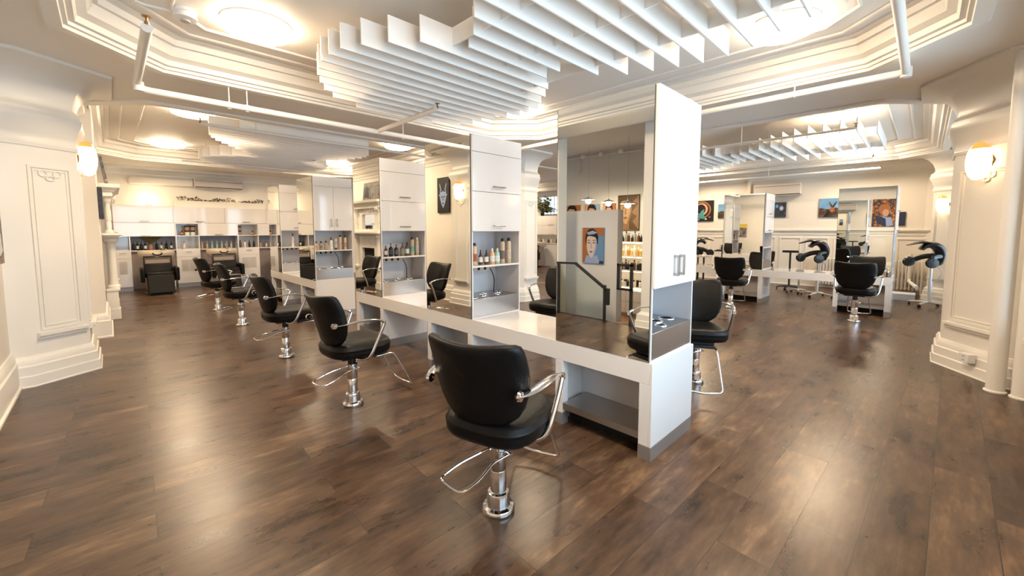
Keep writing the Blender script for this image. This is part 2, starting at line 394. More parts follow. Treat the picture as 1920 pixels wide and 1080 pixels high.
# ------------------------------------------------------------------ ceiling lights
def ceiling_light(x, y, label, first=[]):
    if first: return dup(first[0], (x, y, CZ), label=label)
    t = thing('ceiling_light', label, 'ceiling light', (x, y, CZ), 0, 'round flush ceiling lights')
    MB().lathe([(.24,0),(.283,-.001),(.285,-.012),(.28,-.018)], n=48).build('mounting_ring', 'trim', t)
    MB().lathe([(.275,-.014),(.279,-.052),(.268,-.072),(.235,-.088),(.12,-.094),(.01,-.095)], n=48).build('diffuser', 'lampw', t)
    first.append(t); return t
for x, y, l in [(1.06,4.36,'large glowing round ceiling light above the left aisle, left of the hanging fins'),
                (4.45,1.0,'large glowing round ceiling light above the right aisle, behind the tips of the hanging fins'),
                (4.62,4.5,'glowing round ceiling light partly hidden by fins, just left of the tallest near cabinet'),
                (1.03,8.1,'glowing round ceiling light just beyond the beam on the left, nearer of the left pair'),
                (1.0,11.5,'glowing round ceiling light nearest the wash basins, farther of the left pair'),
                (4.6,8.2,'glowing round ceiling light over the row of mirror cabinets, beyond the beam'),
                (4.65,11.6,'farthest small round ceiling light, above the last mirror cabinet'),
                (8.5,1.09,'glowing round ceiling light beyond the right beam, nearer of the right pair'),
                (12.2,1.15,'glowing round ceiling light near the far wall of the right bay'),
                (1.06,.95,'glowing round ceiling light directly above the front corner of the floor'),
                (8.5,4.6,'round ceiling light in the right bay, hidden behind the hanging fins'),
                (12.0,4.6,'round ceiling light over the drying area at the far right'),
                (8.5,8.4,'round ceiling light of the bay behind the octagonal pillar'),
                (11.8,11.6,'round ceiling light over the far right corner of the salon')]:
    ceiling_light(x, y, l)

# ------------------------------------------------------------------ hanging fins
FIN = [(.38,1.3,3.08),(.563,1.0,3.14),(.74,1.02,3.22),(.93,1.05,3.34),(1.11,1.10,3.38),(1.29,1.18,3.375),(1.46,1.28,3.32),(1.64,1.40,3.25),(1.83,1.52,3.175),(2.01,1.66,3.01),(2.19,1.80,2.72),
       (2.36,1.90,2.75),(2.53,1.605,2.97),(2.69,1.45,3.12),(2.86,1.334,3.25),(3.02,1.256,3.387),(3.18,1.233,3.41),(3.34,1.234,3.431),(3.50,1.27,3.38),(3.66,1.32,3.338),(3.83,1.40,3.27),(4.0,1.50,3.27),(4.16,1.64,3.20),(4.33,1.95,2.9)]
FIN = [(y*1.115, a*1.115, b*1.115) for y, a, b in FIN]
def raft(dx, dy, label, zb=2.95, pick=None):
    t = thing('hanging_baffle', label, 'ceiling baffle', (dx+2.3, dy+2.35, zb), 0, 'hanging white fin baffles')
    rows = pick or FIN
    for (y, a, b) in rows:
        MB().box(a-2.3, b-2.3, y-2.35-.007, y-2.35+.007, 0, .205).build('fin', 'fin', t, bevel=.002, smooth=0)
    for cx in (2.1, 2.7, 3.3):
        ys = [y for (y,a,b) in rows if a < cx < b]
        MB().box(cx-2.3-.006, cx-2.3+.006, min(ys)-2.35, max(ys)-2.35, .06, .205).build('crossbar', 'fin', t, smooth=0)
    for cx, cy in ((2.1,2.0),(3.3,1.4),(2.1,3.5),(3.3,4.3)):
        MB().lathe([(.004,.2),(.004,CZ-zb)], (cx-2.3, cy-2.35, 0), 8).build('hanger', 'nickel', t)
    return t
raft(0, 0, 'big array of white parallel fins hanging above the nearest mirror cabinets')
raft(0.0, 6.75, 'array of white fins hanging over the far mirror cabinets, left of the photo')
raft(6.75, .15, 'array of white fins hanging in the right bay behind the tallest cabinet')

# ------------------------------------------------------------------ sprinkler pipes
def bend(pts, r=.05, n=5):
    out = [Vector(pts[0])]
    for i in range(1, len(pts)-1):
        a, b, c = Vector(pts[i-1]), Vector(pts[i]), Vector(pts[i+1])
        p = b + (a-b).normalized()*min(r,(a-b).length*.45); q = b + (c-b).normalized()*min(r,(c-b).length*.45)
        for k in range(n+1):
            u = k/n; out.append(p*(1-u)**2 + b*2*u*(1-u) + q*u*u)
    out.append(Vector(pts[-1])); return [tuple(v) for v in out]
def sprinkler_pipe(label, pts, r, rods=(), heads=(), elbows=(), branches=()):
    t = thing('sprinkler_pipe', label, 'pipe', pts[0], 0, 'ceiling sprinkler pipes'); o = Vector(pts[0])
    L_ = lambda p: tuple(Vector(p)-o)
    b = MB(); b.tube([L_(p) for p in bend(pts, .06)], r, 12)
    for br in branches: b.tube([L_(p) for p in bend(br, .04)], r*.85, 10)
    for e in elbows: b.lathe([(r*.9,-r*1.4),(r*1.25,-r*1.3),(r*1.3,0),(r*1.25,r*1.3),(r*.9,r*1.4)], L_(e), 12)
    b.build('pipe_run', 'pipe', t)
    for (x, y, z) in rods:
        k = MB(); k.lathe([(.006,0),(.006,CZ-z)], L_((x,y,z)), 8); k.lathe([(.03,-.012),(.03,0)], L_((x,y,CZ)), 12)
        k.tube([L_((x+(r+.004)*math.cos(a_),y,z+(r+.004)*math.sin(a_))) for a_ in [i*PI/5 for i in range(10)]], .004, 6, closed=True)
        k.build('hanger_rod', 'pipe', t)
    for (x, y, z) in heads:
        k = MB(); k.lathe([(.014,0),(.014,.02),(.007,.022),(.007,.05),(.026,.052),(.028,.056),(.004,.06)], L_((x,y,z)), 12)
        k.build('sprinkler_head', 'brass', t)
    return t
PZ = 2.87
sprinkler_pipe('white sprinkler pipe with elbows running along the left beam above the pillar', [(.27,3.95,PZ+.06),(.27,5.42,PZ+.06),(.30,5.46,PZ),(5.3,5.46,PZ)], .034,
    rods=[(1.02,5.46,PZ),(1.19,5.46,PZ),(3.15,5.46,PZ)], heads=[(.27,3.95,PZ+.08),(2.74,3.98,PZ+.01)], elbows=[(.28,5.44,PZ+.02)],
    branches=[[(2.76,5.46,PZ),(2.76,5.40,PZ+.01),(2.74,4.02,PZ+.01),(2.74,3.98,PZ+.03)]])
sprinkler_pipe('white sprinkler pipe running along the right beam above the tall near cabinet', [(3.2,.20,2.98),(5.42,.20,2.98),(5.42,5.35,2.98)], .034,
    rods=[(5.42,1.08,2.98),(5.42,4.3,2.98)], elbows=[(5.42,.2,2.98)])
sprinkler_pipe('thin grey pipe crossing in front of the right hanging fins', [(7.5,.75,2.92),(7.5,5.2,2.92)], .02, rods=[(7.5,2.2,2.92)], heads=[(7.5,.75,2.93)])
sprinkler_pipe('thin white pipe along the underside of the right hanging fins', [(9.9,.72,2.80),(9.9,5.5,2.80)], .022, rods=[(9.9,2.6,2.80)], heads=[(9.9,.72,2.82)])
sprinkler_pipe('white sprinkler pipe below the beam close to the far right wall', [(12.2,.75,2.86),(12.2,9.5,2.86)], .028, rods=[(12.2,2.9,2.86)], heads=[(12.2,.75,2.88),(12.2,4.6,2.88)])
sprinkler_pipe('thin white pipe beyond the left beam under the far fins', [(.95,6.9,2.92),(4.9,6.9,2.92)], .02, rods=[(1.6,6.9,2.92)], heads=[(.95,6.9,2.93)])
sprinkler_pipe('thin white pipe near the wash basins under the second fin array', [(1.1,10.4,2.88),(4.9,10.4,2.88)], .02, rods=[(1.5,10.4,2.88),(3.6,10.4,2.88)], heads=[(4.9,10.4,2.9)])

# smoke detector
t = thing('smoke_detector', 'small white round smoke detector on the ceiling beside the big left light', 'smoke detector', (.56,4.52,CZ))
MB().lathe([(.085,0),(.085,-.025),(.07,-.03),(.068,-.05),(.085,-.055),(.085,-.072),(.06,-.08),(.03,-.082)], n=28).build('detector_body', 'plasticw', t)
MB().lathe([(.035,-.08),(.035,-.095),(.01,-.1)], n=16).build('sensor_cap', 'grille', t)
MB().tube([(.05,.05,-.01),(-.25,.1,-.008),(-.5,.0,-.008)], .012, 8).build('cable', 'pipe', t)

# tall painted pipes beside the right pillar
for x, y, l in ((5.78,-.545,'tall white painted riser pipe standing against the right pillar, nearer the outlet'), (5.70,-.69,'tall white painted riser pipe at the right edge, farther from the outlet')):
    t = thing('riser_pipe', l, 'pipe', (x, y, 0), 0, 'white riser pipes')
    MB().lathe([(.062,0),(.062,3.1)], n=24).build('pipe_run', 'pipe', t)
    MB().lathe([(.075,0),(.075,.012),(.064,.02)], n=24).build('floor_collar', 'pipe', t)
t = thing('outlet_box', 'small white double power outlet box on the base of the right pillar', 'power outlet', (6.24,-.452,.19), math.atan2(.42,.6))
MB().box(-.055,.055,.05,.12,-.045,.045).build('housing', 'plasticw', t, bevel=.004)
b = MB()
for zz in (-.02,.02):
    for xx in (-.012,.006): b.box(xx, xx+.004, .12,.1212, zz-.007, zz+.007)
b.build('socket_slots', 'hole', t, smooth=0)

# ------------------------------------------------------------------ wall sconces
def sconce(x, y, z, az, label):
    t = thing('wall_sconce', label, 'wall lamp', (x, y, z), az, 'egg-shaped wall lamps')
    MB().lathe([(.03,-.01),(.085,-.008),(.085,.004),(.03,.006)], axis='x', n=6).build('back_plate', 'bronze', t)
    prof = [(.002,-.19),(.045,-.18),(.080,-.138),(.102,-.07),(.108,.0),(.101,.07),(.085,.118)]
    b = MB(); b.lathe(prof, (.065,0,0), 24); b.v = [(.065+(vx-.065)*.75, vy, vz) for vx, vy, vz in b.v]; b.build('glass_shade', 'sconce', t)
    b = MB(); b.lathe([(.085,.118),(.068,.15),(.042,.175),(.002,.192)], (.065,0,0), 24); b.v = [(.065+(vx-.065)*.75, vy, vz) for vx, vy, vz in b.v]; b.build('shade_tip', 'amber', t)
    return t
dR = math.atan2(.6, -.42)      # outward normal of right pillar chamfer
sconce(6.29,-.40,2.19, math.atan2(.6,-.42)+0, 'glowing egg-shaped wall lamp with amber tip on the nearest right pillar')
sconce(12.23,-.28,2.02, math.atan2(.4,-.4), 'glowing egg-shaped wall lamp on the far right pillar beyond the dryer')
sconce(-.19,6.50,2.28, 0, 'glowing egg-shaped wall lamp edge-on behind the left pillar')
# ------------------------------------------------------------------ styling stations
D_, W_ = .651, .77           # depth (x) and length (y) of a mirror cabinet
def bench(label, x, spans, towers, zb=.65, leg_open=True, group=None):
    """spans: (y0,y1) of the slab; towers: list of y0 of base frames"""
    y0, y1 = spans
    t = thing('styling_bench', label, 'counter', (x, y0, 0), 0, group or 'low white benches carrying the mirror cabinets')
    zt = zb; zs = zb-.145
    MB().box(0, D_, 0, y1-y0, zs, zt).build('worktop', 'lam', t, bevel=.003)
    MB().box(.0, D_, -.018, -.0005, .095, zt-.001).build('end_panel', 'lam', t, bevel=.0012)
    MB().box(.0, D_, -.019, -.0005, 0, .094).build('toe_kick', 'kick', t, bevel=.001)
    for k, ty in enumerate(towers):
        a = ty-y0
        for (p, q) in ((a, a+.07), (a+W_-.07, a+W_)):
            b = MB().box(0, .07, p, q, .095, zs-.001).box(D_-.07, D_, p, q, .095, zs-.001)
            pp = (p, p+.02) if p == a else (q-.02, q)
            b.box(.07, D_-.07, pp[0], pp[1], .095, zs-.001); b.build('side_panel', 'lam', t, bevel=.002)
            kb = MB().box(-.001, .071, p-.001, q+.001, 0, .095).box(D_-.071, D_+.001, p-.001, q+.001, 0, .095).box(.07, D_-.07, pp[0]-.001, pp[1]+.001, 0, .095)
            kb.build('toe_kick', 'kick', t, bevel=.001)
        MB().box(D_/2-.01, D_/2+.01, a+.021, a+W_-.021, .10, zs-.002).build('back_panel', 'lamin', t)
        for sx in (0, 1):
            x0, x1 = (.004, D_/2-.012) if sx == 0 else (D_/2+.012, D_-.004)
            b = MB().box(x0, x1, a+.0705, a+W_-.0705, .168, .174)
            lip = (x0, x0+.004) if sx == 0 else (x1-.004, x1)
            b.box(lip[0], lip[1], a+.0705, a+W_-.0705, .125, .168); b.build('steel_shelf', 'steel', t)
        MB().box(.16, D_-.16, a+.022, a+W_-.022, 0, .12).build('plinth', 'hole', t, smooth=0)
    return t
bench('low glossy white bench under the nearest mirror cabinets', 2.407, (1.183, 5.53), [1.183, 2.972, 4.757])
bench('low glossy white bench under the far mirror cabinets near the wash basins', 2.407, (7.09, 9.75), [7.09, 8.94])
bench('low white bench of the second row in the right bay', 9.4, (.345, 5.0), [.345, 2.27, 4.2], zb=.69)

def bar_handle(b, p, q, out, r=.0068, st=.028):
    P = Vector(p); Q = Vector(q); o = Vector(out)
    b.tube([P+o*st, Q+o*st], r, 8)
    t = (Q-P).normalized()
    b.tube([P+t*.012, P+t*.012+o*st], r*.9, 6); b.tube([Q-t*.012, Q-t*.012+o*st], r*.9, 6)

def tower(label, x, y, kind='flaps', z0=.65, z1=2.385, group='tall mirror cabinets on the benches', rings=4, shelf=True):
    t = thing('mirror_cabinet', label, 'mirror cabinet', (x, y, 0), 0, group)
    H_ = z1; s = (z1-z0)/1.735
    zd = z0 + .835*s if shelf else z0 + .478*s       # bottom of the doors
    za, zbb = z0+1.21*s, z0+1.575*s                   # door split, fixed panel split
    tray = z0+.185*s; sh = z0+.50*s; th = .018; nd = .36
    b = MB().box(.004, th, 0, W_, z0, H_).box(D_-th, D_-.004, 0, W_, z0, H_)
    b.box(th, D_-th, W_-th, W_, z0, H_).box(th, D_-th, 0.0, W_-th, H_-th, H_)
    b.box(th, D_-th, .0, W_-th, z0, z0+.012)
    b.box(th, D_-th, nd, nd+th, z0+.012, H_-th).box(th, D_-th, .02, nd, zd, zd+th)
    b.build('carcass', 'lamin', t, bevel=.001)
    for sx in (0, 1):
        m = MB(); X0 = -.002 if sx == 0 else D_-.0035
        m.box(X0, X0+.0055, .012, W_-.006, z0+.002, H_-.004); m.build('mirror', 'mirror', t, smooth=0)
        e = MB(); X0 = -.0016 if sx == 0 else D_-.004
        e.box(X0, X0+.0056, .007, .0115, z0+.002, H_-.003); e.box(X0, X0+.0056, W_-.0055, W_-.002, z0+.002, H_-.003)
        e.build('mirror_edge', 'medge', t, smooth=0)
    g = .0018; dy = (-.018, .0)
    def door(xa, xb, za_, zb_, nm='door'):
        return MB().box(xa+g, xb-g, dy[0], dy[1]-.0005, za_+g, zb_-g).build(nm, 'lam', t, bevel=.0012)
    if kind == 'flaps':
        door(0, D_, zbb, H_, 'top_panel')
        for (a_, b_) in ((za, zbb), (zd, za)):
            d = door(0, D_, a_, b_)
            h = MB(); bar_handle(h, (D_/2-.075, dy[0], a_+.055), (D_/2+.075, dy[0], a_+.055), (0,-1,0)); h.build('handle', 'nickel', d)
    else:
        if kind == 'doors': door(0, D_, zbb, H_, 'top_panel')
        zt = zbb if kind == 'doors' else H_
        for k in (0, 1):
            d = door(0 if k == 0 else D_/2, D_/2 if k == 0 else D_, zd, zt)
            hx = D_/2-.045 if k == 0 else D_/2+.045
            h = MB()
            if kind == 'doors': bar_handle(h, (hx, dy[0], zd+.07), (hx, dy[0], zd+.20), (0,-1,0))
            else:
                h.box(hx-.012, hx+.012, dy[0]-.03, dy[0]-.022, zd+.065, zd+.205)
                h.box(hx-.012, hx+.012, dy[0]-.022, dy[0], zd+.065, zd+.082); h.box(hx-.012, hx+.012, dy[0]-.022, dy[0], zd+.188, zd+.205)
            h.build('handle', 'nickel', d, bevel=.001)
    # niche
    sh_top = sh+.008
    if shelf:
        MB().box(th, D_-th, 0, nd-.001, sh-.01, sh+.008).build('shelf', 'lam', t, bevel=.001)
        p = MB().box(th+.02, D_*.62, .20, .235, sh-.075, sh-.0105); p.build('power_strip', 'grille', t, bevel=.003)
        q = MB()
        for k in range(4): q.box(th+.05+k*.085, th+.08+k*.085, .1975, .1999, sh-.06, sh-.028)
        q.build('power_sockets', 'hole', t, smooth=0)
        c = MB(); c.tube(bend([(D_*.60, .22, sh-.04), (D_*.645, .21, sh-.05), (D_*.72, .20, sh-.15), (D_*.73, .22, tray+.004)], .05, 5), .0055, 8); c.build('cable', 'blackp', t)
    MB().box(th+.0005, D_-th-.0005, .002, nd-.002, z0+.013, tray).build('steel_tray', 'steel', t, bevel=.002)
    ring_spots = [(.10,.10,.046),(.26,.15,.05),(.36,.24,.036),(.43,.12,.036),(.53,.22,.05)] if shelf else [(.30,.075,.042),(.40,.165,.055),(.555,.150,.058)]
    for (rx_, ry_, rr) in ring_spots:
        r_ = MB(); r_.lathe([(rr*.82,0),(rr*.82,.002),(rr*.88,.006),(rr,.006),(rr*1.05,.002),(rr*1.05,0)], (rx_, ry_, tray), 28, cap=False)
        o = r_.build('cup_ring', 'chrome', t)
        MB().lathe([(rr*.83,0),(rr*.83,.0012)], (rx_, ry_, tray+.0003), 28).build('cup_hole', 'hole', o)
    return t
T1 = tower('nearest and tallest mirror cabinet with two square handles on its end doors', 2.407, 1.183, 'tall', shelf=False)
T2 = tower('second mirror cabinet of the near bench, tan spray cans on its shelf', 2.407, 2.972)
T3 = tower('third mirror cabinet of the near bench, its mirror showing the fireplace', 2.407, 4.757)
T4 = tower('mirror cabinet with a pair of upright doors at the start of the far bench', 2.407, 7.09, 'doors')
T5 = tower('farthest mirror cabinet of the left row beside the wash area', 2.407, 8.94)
S1 = tower('nearest mirror cabinet of the right bay bench, chair standing before it', 9.4, .345, z0=.69, z1=2.24)
S2 = tower('second mirror cabinet of the right bay bench, left of the black hood dryer', 9.4, 2.27, z0=.69, z1=2.24)

# ------------------------------------------------------------------ salon chairs
def rounded_outline(a, b, n=3.0, k=36, taper=0.):
    out = []
    for i in range(k):
        t_ = 2*PI*i/k; c, s = math.cos(t_), math.sin(t_)
        x = a*math.copysign(abs(c)**(2/n), c); y = b*math.copysign(abs(s)**(2/n), s)
        out.append((x, y*(1-taper*(x/a)*.5)))
    return out
def make_chair(label, group):
    t = thing('salon_chair', label, 'salon chair', (0,0,0), 0, group)
    b = MB().lathe([(.085,0),(.088,.008),(.088,.02),(.082,.03),(.064,.036),(.061,.05),(.061,.095),(.056,.108),(.046,.113)], n=36)
    b.build('base', 'chrome', t)
    b = MB().lathe([(.0435,.10),(.0435,.23),(.0425,.232),(.0435,.234),(.0435,.345),(.047,.347),(.047,.362),(.04,.366)], n=36); b.build('column', 'chrome', t)
    MB().lathe([(.034,.36),(.034,.44)], n=20).build('piston', 'blackp', t)
    # pump lever loop, pointing to the rear
    lp = bend([(.03,-.058,.322),(-.10,-.060,.322),(-.19,-.088,.300),(-.315,-.088,.275),(-.322,.0,.272),(-.315,.088,.275),(-.19,.088,.300),(-.10,.060,.322),(.03,.058,.322)], .045, 5)
    b = MB().tube(lp, .0065, 8)
    b.lathe([(.010,-.072),(.010,-.050)], (.03,0,.322), 10, axis='y'); b.lathe([(.010,.050),(.010,.072)], (.03,0,.322), 10, axis='y')
    b.tube([(.03,-.06,.322),(.03,.06,.322)], .005, 6)
    b.build('pump_lever', 'chrome', t)
    # seat assembly (turns)
    ol = rounded_outline(.255, .26, 3.4, 44, -.10)
    rr = []
    SU = .058
    for sc, z, dx in [(.55,.400,0),(.86,.402,0),(.95,.410,0),(.992,.430,0),(1.0,.452,0),(.998,.47,0),(1.012,.474,0),(1.012,.480,0),(.99,.485,0),(.965,.500,0),(.91,.513,0),(.80,.520,0),(.6,.519,0),(.35,.514,0),(.12,.511,0)]:
        rr.append([(x*sc+.03, y*sc, z + SU + .012*max(0,(x*sc)/.25)**2*(1 if z > .48 else 0)) for x, y in ol])
    MB().rings(rr).build('seat', 'leather', t, smooth=60)
    b = MB().box(-.13, .22, -.13, .13, .433, .459); b.box(.10, .27, -.12, .12, .408, .435); b.build('seat_plate', 'blackm', t, bevel=.004)
    # backrest : outline (y, h)
    ot = []
    half = [(0,0),(.09,.003),(.155,.020),(.202,.058),(.234,.112),(.254,.175),(.264,.24),(.267,.305),(.265,.365),(.260,.405),(.252,.426),(.232,.435),(.195,.435),(.14,.429),(.07,.423),(0,.421)]
    ot = half + [(-y, h) for y, h in half[-2:0:-1]]
    cy_, ch = 0, .24
    rr = []
    for sc, d in [(.12,-.030),(.60,-.033),(.90,-.031),(.965,-.024),(.995,-.010),(1.0,.002),(.995,.014),(.965,.026),(.90,.034),(.6,.038),(.12,.036)]:
        ring = []
        for y, h in ot:
            yy = y*sc; hh = ch + (h-ch)*sc
            bend_ = 1.15*yy*yy                                   # sides wrap forward
            lean = -.26*hh + .10*max(0, hh-.30)*-1.2
            ring.append((-.185 + lean + d + bend_, yy, .560 + hh*1.0))
        rr.append(ring)
    bk = MB().rings(rr).build('backrest', 'leather', t, smooth=60)
    # arms: flat blade then tube under the seat
    for s in (-1, 1):
        blade = [(-.245,s*.248,.765),(-.21,s*.274,.766),(-.16,s*.292,.772),(-.09,s*.302,.780),(0,s*.306,.782),(.07,s*.305,.774),(.13,s*.302,.755),(.155,s*.300,.732)]
        pts = bend(blade, .05, 3)
        n = len(pts); rads = []; fl = []
        for i in range(n):
            u = i/(n-1); w = .018 + .010*math.sin(min(1,u*1.35)*PI); w = w if u < .85 else .015
            rads.append(1.0); fl.append((w, .0075 + .004*(u > .9)))
        b = MB().tube(pts, rads, 12, flat=fl); b.build('armrest', 'chrome', t)
        b = MB().tube(bend([(.153,s*.300,.745),(.100,s*.292,.62),(.030,s*.268,.455),(-.005,s*.17,.428),(-.005,s*.06,.428)], .07, 6), .0145, 12)
        b.lathe([(.016,-.018),(.016,.012)], (.153,s*.300,.742), 12)
        b.build('arm_tube', 'chrome', t)
        b = MB().lathe([(.022,-.012),(.026,0),(.018,.012)], (-.245,s*.252,.765), 14, axis='y'); b.build('arm_bracket', 'chrome', t)
    b = MB().tube(bend([(.16,-.13,.412),(.32,-.13,.412),(.495,-.155,.085),(.505,0,.070),(.495,.155,.085),(.32,.13,.412),(.16,.13,.412)], .035, 5), .0085, 10)
    b.build('footrest', 'chrome', t)
    return t
TURN = {'seat','seat_plate','backrest','armrest','arm_tube','arm_bracket','footrest','piston'}
CG = 'black hydraulic salon chairs'
CH0 = []
def chair(x, y, az, label, lever=0., s=1.):
    if not CH0: c = make_chair(label, CG); CH0.append(c)
    else: c = dup(CH0[0], label=label)
    c.location = (x, y, 0); c.rotation_euler = (0,0,lever); c.scale = (s,s,s)
    for k in bpy.data.objects:
        if k.parent == c and k.name.split('.')[0] in TURN: k.rotation_euler = (0,0,az-lever)
    return c
chair(1.41, 1.53, R(17), 'nearest black salon chair, seen from behind with its chrome column in full view')
chair(1.42, 3.39, R(2), 'second black salon chair down the left row, facing the second mirror', R(12))
chair(1.42, 5.24, R(0), 'third black salon chair down the left row, in front of the fireplace-reflecting mirror', R(8))
chair(1.42, 7.50, R(-4), 'fourth black salon chair down the left row, first beyond the gap between benches', R(8))
chair(1.38, 9.22, R(6), 'farthest black salon chair of the left row, close to the wash area', R(8))
chair(4.06, 1.53, R(210), 'black salon chair partly hidden behind the tallest near cabinet, facing it', R(-20))
chair(4.06, 3.33, R(183), 'black salon chair seen across the bench between the first two mirror cabinets')
chair(4.06, 5.15, R(180), 'black salon chair on the hidden side of the third mirror cabinet')
chair(8.60, .73, R(-2), 'black salon chair facing the nearest mirror of the right bay bench', R(180))
chair(8.48, 2.56, R(4), 'black salon chair facing the second mirror of the right bay bench', R(180))
chair(11.0, 2.72, R(180), 'black salon chair behind the second mirror cabinet of the right bay')

# ------------------------------------------------------------------ bottles
BM = {}
def bm(col, rough=.3, trans=0.):
    k = (col, rough, trans)
    if k not in BM: BM[k] = mat('bottle_tint_%d' % (len(BM)+1), col, rough, trans=trans)
    return BM[k]
TAN, AMB, BLK, WHT, ORG, MINT, PEACH, GOLD = (.55,.42,.28), (.10,.035,.012), (.012,.012,.014), (.75,.73,.70), (.70,.26,.06), (.35,.58,.48), (.75,.42,.20), (.48,.30,.13)
def bottle(kind, x, y, z, h, label, col=TAN, cap=BLK, lab=WHT, group=None, detail=True, r=None):
    r = r or {'spray': .026, 'dropper': .022, 'pump': .028, 'tube': .024, 'jar': .036, 'flask': .026, 'oil': .026}[kind]
    nm = {'spray': 'spray_can', 'dropper': 'dropper_bottle', 'pump': 'pump_bottle', 'tube': 'cream_tube', 'jar': 'cosmetic_jar', 'flask': 'shampoo_bottle', 'oil': 'oil_bottle'}[kind]
    n = 18 if detail else 10
    if kind == 'spray':   body = [(r*.95,0),(r,.004),(r,h*.80),(r*.92,h*.84),(r*.6,h*.87)]; cp = [(r*.62,h*.865),(r*.62,h*.95),(r*.45,h*.985),(r*.2,h)]
    elif kind == 'dropper': body = [(r*.95,0),(r,.004),(r,h*.52),(r*.8,h*.60),(r*.4,h*.64)]; cp = [(r*.45,h*.635),(r*.45,h*.76),(r*.26,h*.78),(r*.26,h*.94),(r*.12,h)]
    elif kind == 'pump':  body = [(r*.95,0),(r,.004),(r,h*.58),(r*.75,h*.66),(r*.4,h*.70)]; cp = [(r*.42,h*.695),(r*.42,h*.78),(r*.12,h*.79),(r*.12,h*.90),(r*.3,h*.92),(r*.3,h*.96),(r*.1,h)]
    elif kind == 'tube':  body = [(r*.7,h*.14),(r*.95,h*.2),(r,h*.5),(r*.9,h)]; cp = [(r*.78,0),(r*.78,h*.14)]
    elif kind == 'jar':   body = [(r*.95,0),(r,.004),(r,h*.68)]; cp = [(r*1.03,h*.68),(r*1.03,h*.98),(r*.98,h)]
    elif kind == 'flask': body = [(r*.9,0),(r,.004),(r,h*.62),(r*.75,h*.75),(r*.38,h*.80)]; cp = [(r*.42,h*.80),(r*.42,h*.97),(r*.35,h)]
    else:                 body = [(r*.95,0),(r,.004),(r,h*.64),(r*.7,h*.74),(r*.45,h*.78)]; cp = [(r*.5,h*.775),(r*.5,h*.96),(r*.4,h)]
    b = MB().lathe(body, n=n); 
    if kind == 'tube': b.v = [(vx, vy*(1-.75*(vz/h)), vz) for vx,vy,vz in b.v]
    o = b.build(nm, bm(col, .25), None); o.location = (x, y, z); tag(o, label, 'bottle' if kind not in ('tube','jar') else kind, group)
    o.rotation_euler = (0,0,random.uniform(-.4,.4))
    c = MB().lathe(cp, n=n)
    if kind == 'pump': c.tube([(0,0,h*.94),(0,-r*.9,h*.94),(0,-r*1.25,h*.90)], r*.13, 6)
    c.build('cap', bm(cap, .3), o)
    if lab and kind != 'tube':
        l = MB().lathe([(r*1.006, h*.16),(r*1.012, h*.165),(r*1.012, h*.50),(r*1.006,h*.505)], n=n, cap=False); l.build('paper_label', bm(lab, .6), o)
        if detail:
            q = MB()
            for k in range(4):
                aa = -PI/2; ww = [.9,.6,.75,.5][k]
                q.add([(r*1.016*math.cos(aa-ww*.5), r*1.016*math.sin(aa-ww*.5), h*(.44-.06*k)), (r*1.016*math.cos(aa), r*1.016*math.sin(aa)*1.02, h*(.44-.06*k)), (r*1.016*math.cos(aa+ww*.5), r*1.016*math.sin(aa+ww*.5), h*(.44-.06*k)),
                       (r*1.016*math.cos(aa+ww*.5), r*1.016*math.sin(aa+ww*.5), h*(.455-.06*k)), (r*1.016*math.cos(aa), r*1.016*math.sin(aa)*1.02, h*(.455-.06*k)), (r*1.016*math.cos(aa-ww*.5), r*1.016*math.sin(aa-ww*.5), h*(.455-.06*k))], [(0,1,4,5),(1,2,3,4)])
            q.build('label_print', bm((.06,.05,.05), .6) if lab != BLK else bm(WHT,.6), o, smooth=0)
    if kind == 'tube' and lab:
        MB().box(-r*.45, r*.45, -r*.72, -r*.68, h*.45, h*.72).build('paper_label', bm(lab,.6), o)
    return o
ORD = ['first','second','third','fourth','fifth','sixth','seventh','eighth','ninth','tenth']
def shelf_row(items, x0, y, z, place, group):
    for i, (kind, dx, h, col, cap, lab, look) in enumerate(items):
        bottle(kind, x0+dx, y+random.uniform(-.01,.012), z, h, '%s, %s from the left on the %s' % (look, ORD[i], place), col, cap, lab, group)
zsh = .65+.50+.009
shelf_row([('spray',.045,.235,GOLD,BLK,ORG,'tall tan spray can'),('spray',.12,.215,TAN,BLK,(.35,.10,.05),'rust-labelled spray can'),('dropper',.195,.145,AMB,BLK,WHT,'small amber dropper bottle'),('dropper',.262,.145,AMB,BLK,WHT,'small amber dropper bottle'),
           ('flask',.34,.155,PEACH,WHT,WHT,'peach bottle'),('flask',.41,.155,MINT,WHT,WHT,'mint bottle'),('spray',.49,.255,TAN,BLK,(.16,.12,.10),'tall dark-banded spray can'),('spray',.575,.26,TAN,BLK,(.62,.50,.36),'tall black-topped spray can')],
          2.407, 2.972+.10, zsh, 'second mirror cabinet shelf', 'products on the second cabinet shelf')
shelf_row([('tube',.055,.19,ORG,(.6,.45,.3),TAN,'orange squeeze tube'),('dropper',.115,.145,AMB,BLK,WHT,'small brown dropper bottle'),('pump',.19,.165,BLK,BLK,(.05,.06,.07),'black pump bottle'),('pump',.265,.15,BLK,BLK,(.10,.10,.11),'squat black pump bottle'),
           ('pump',.345,.165,(.20,.16,.12),BLK,(.3,.26,.2),'smoky brown pump bottle'),('flask',.42,.175,(.08,.07,.07),BLK,WHT,'white-labelled dark bottle'),('spray',.495,.245,TAN,BLK,(.20,.45,.30),'tall green-printed spray can'),('spray',.575,.24,TAN,WHT,(.60,.52,.5),'tall pale-topped spray can')],
          2.407, 4.757+.10, zsh, 'third mirror cabinet shelf', 'products on the third cabinet shelf')
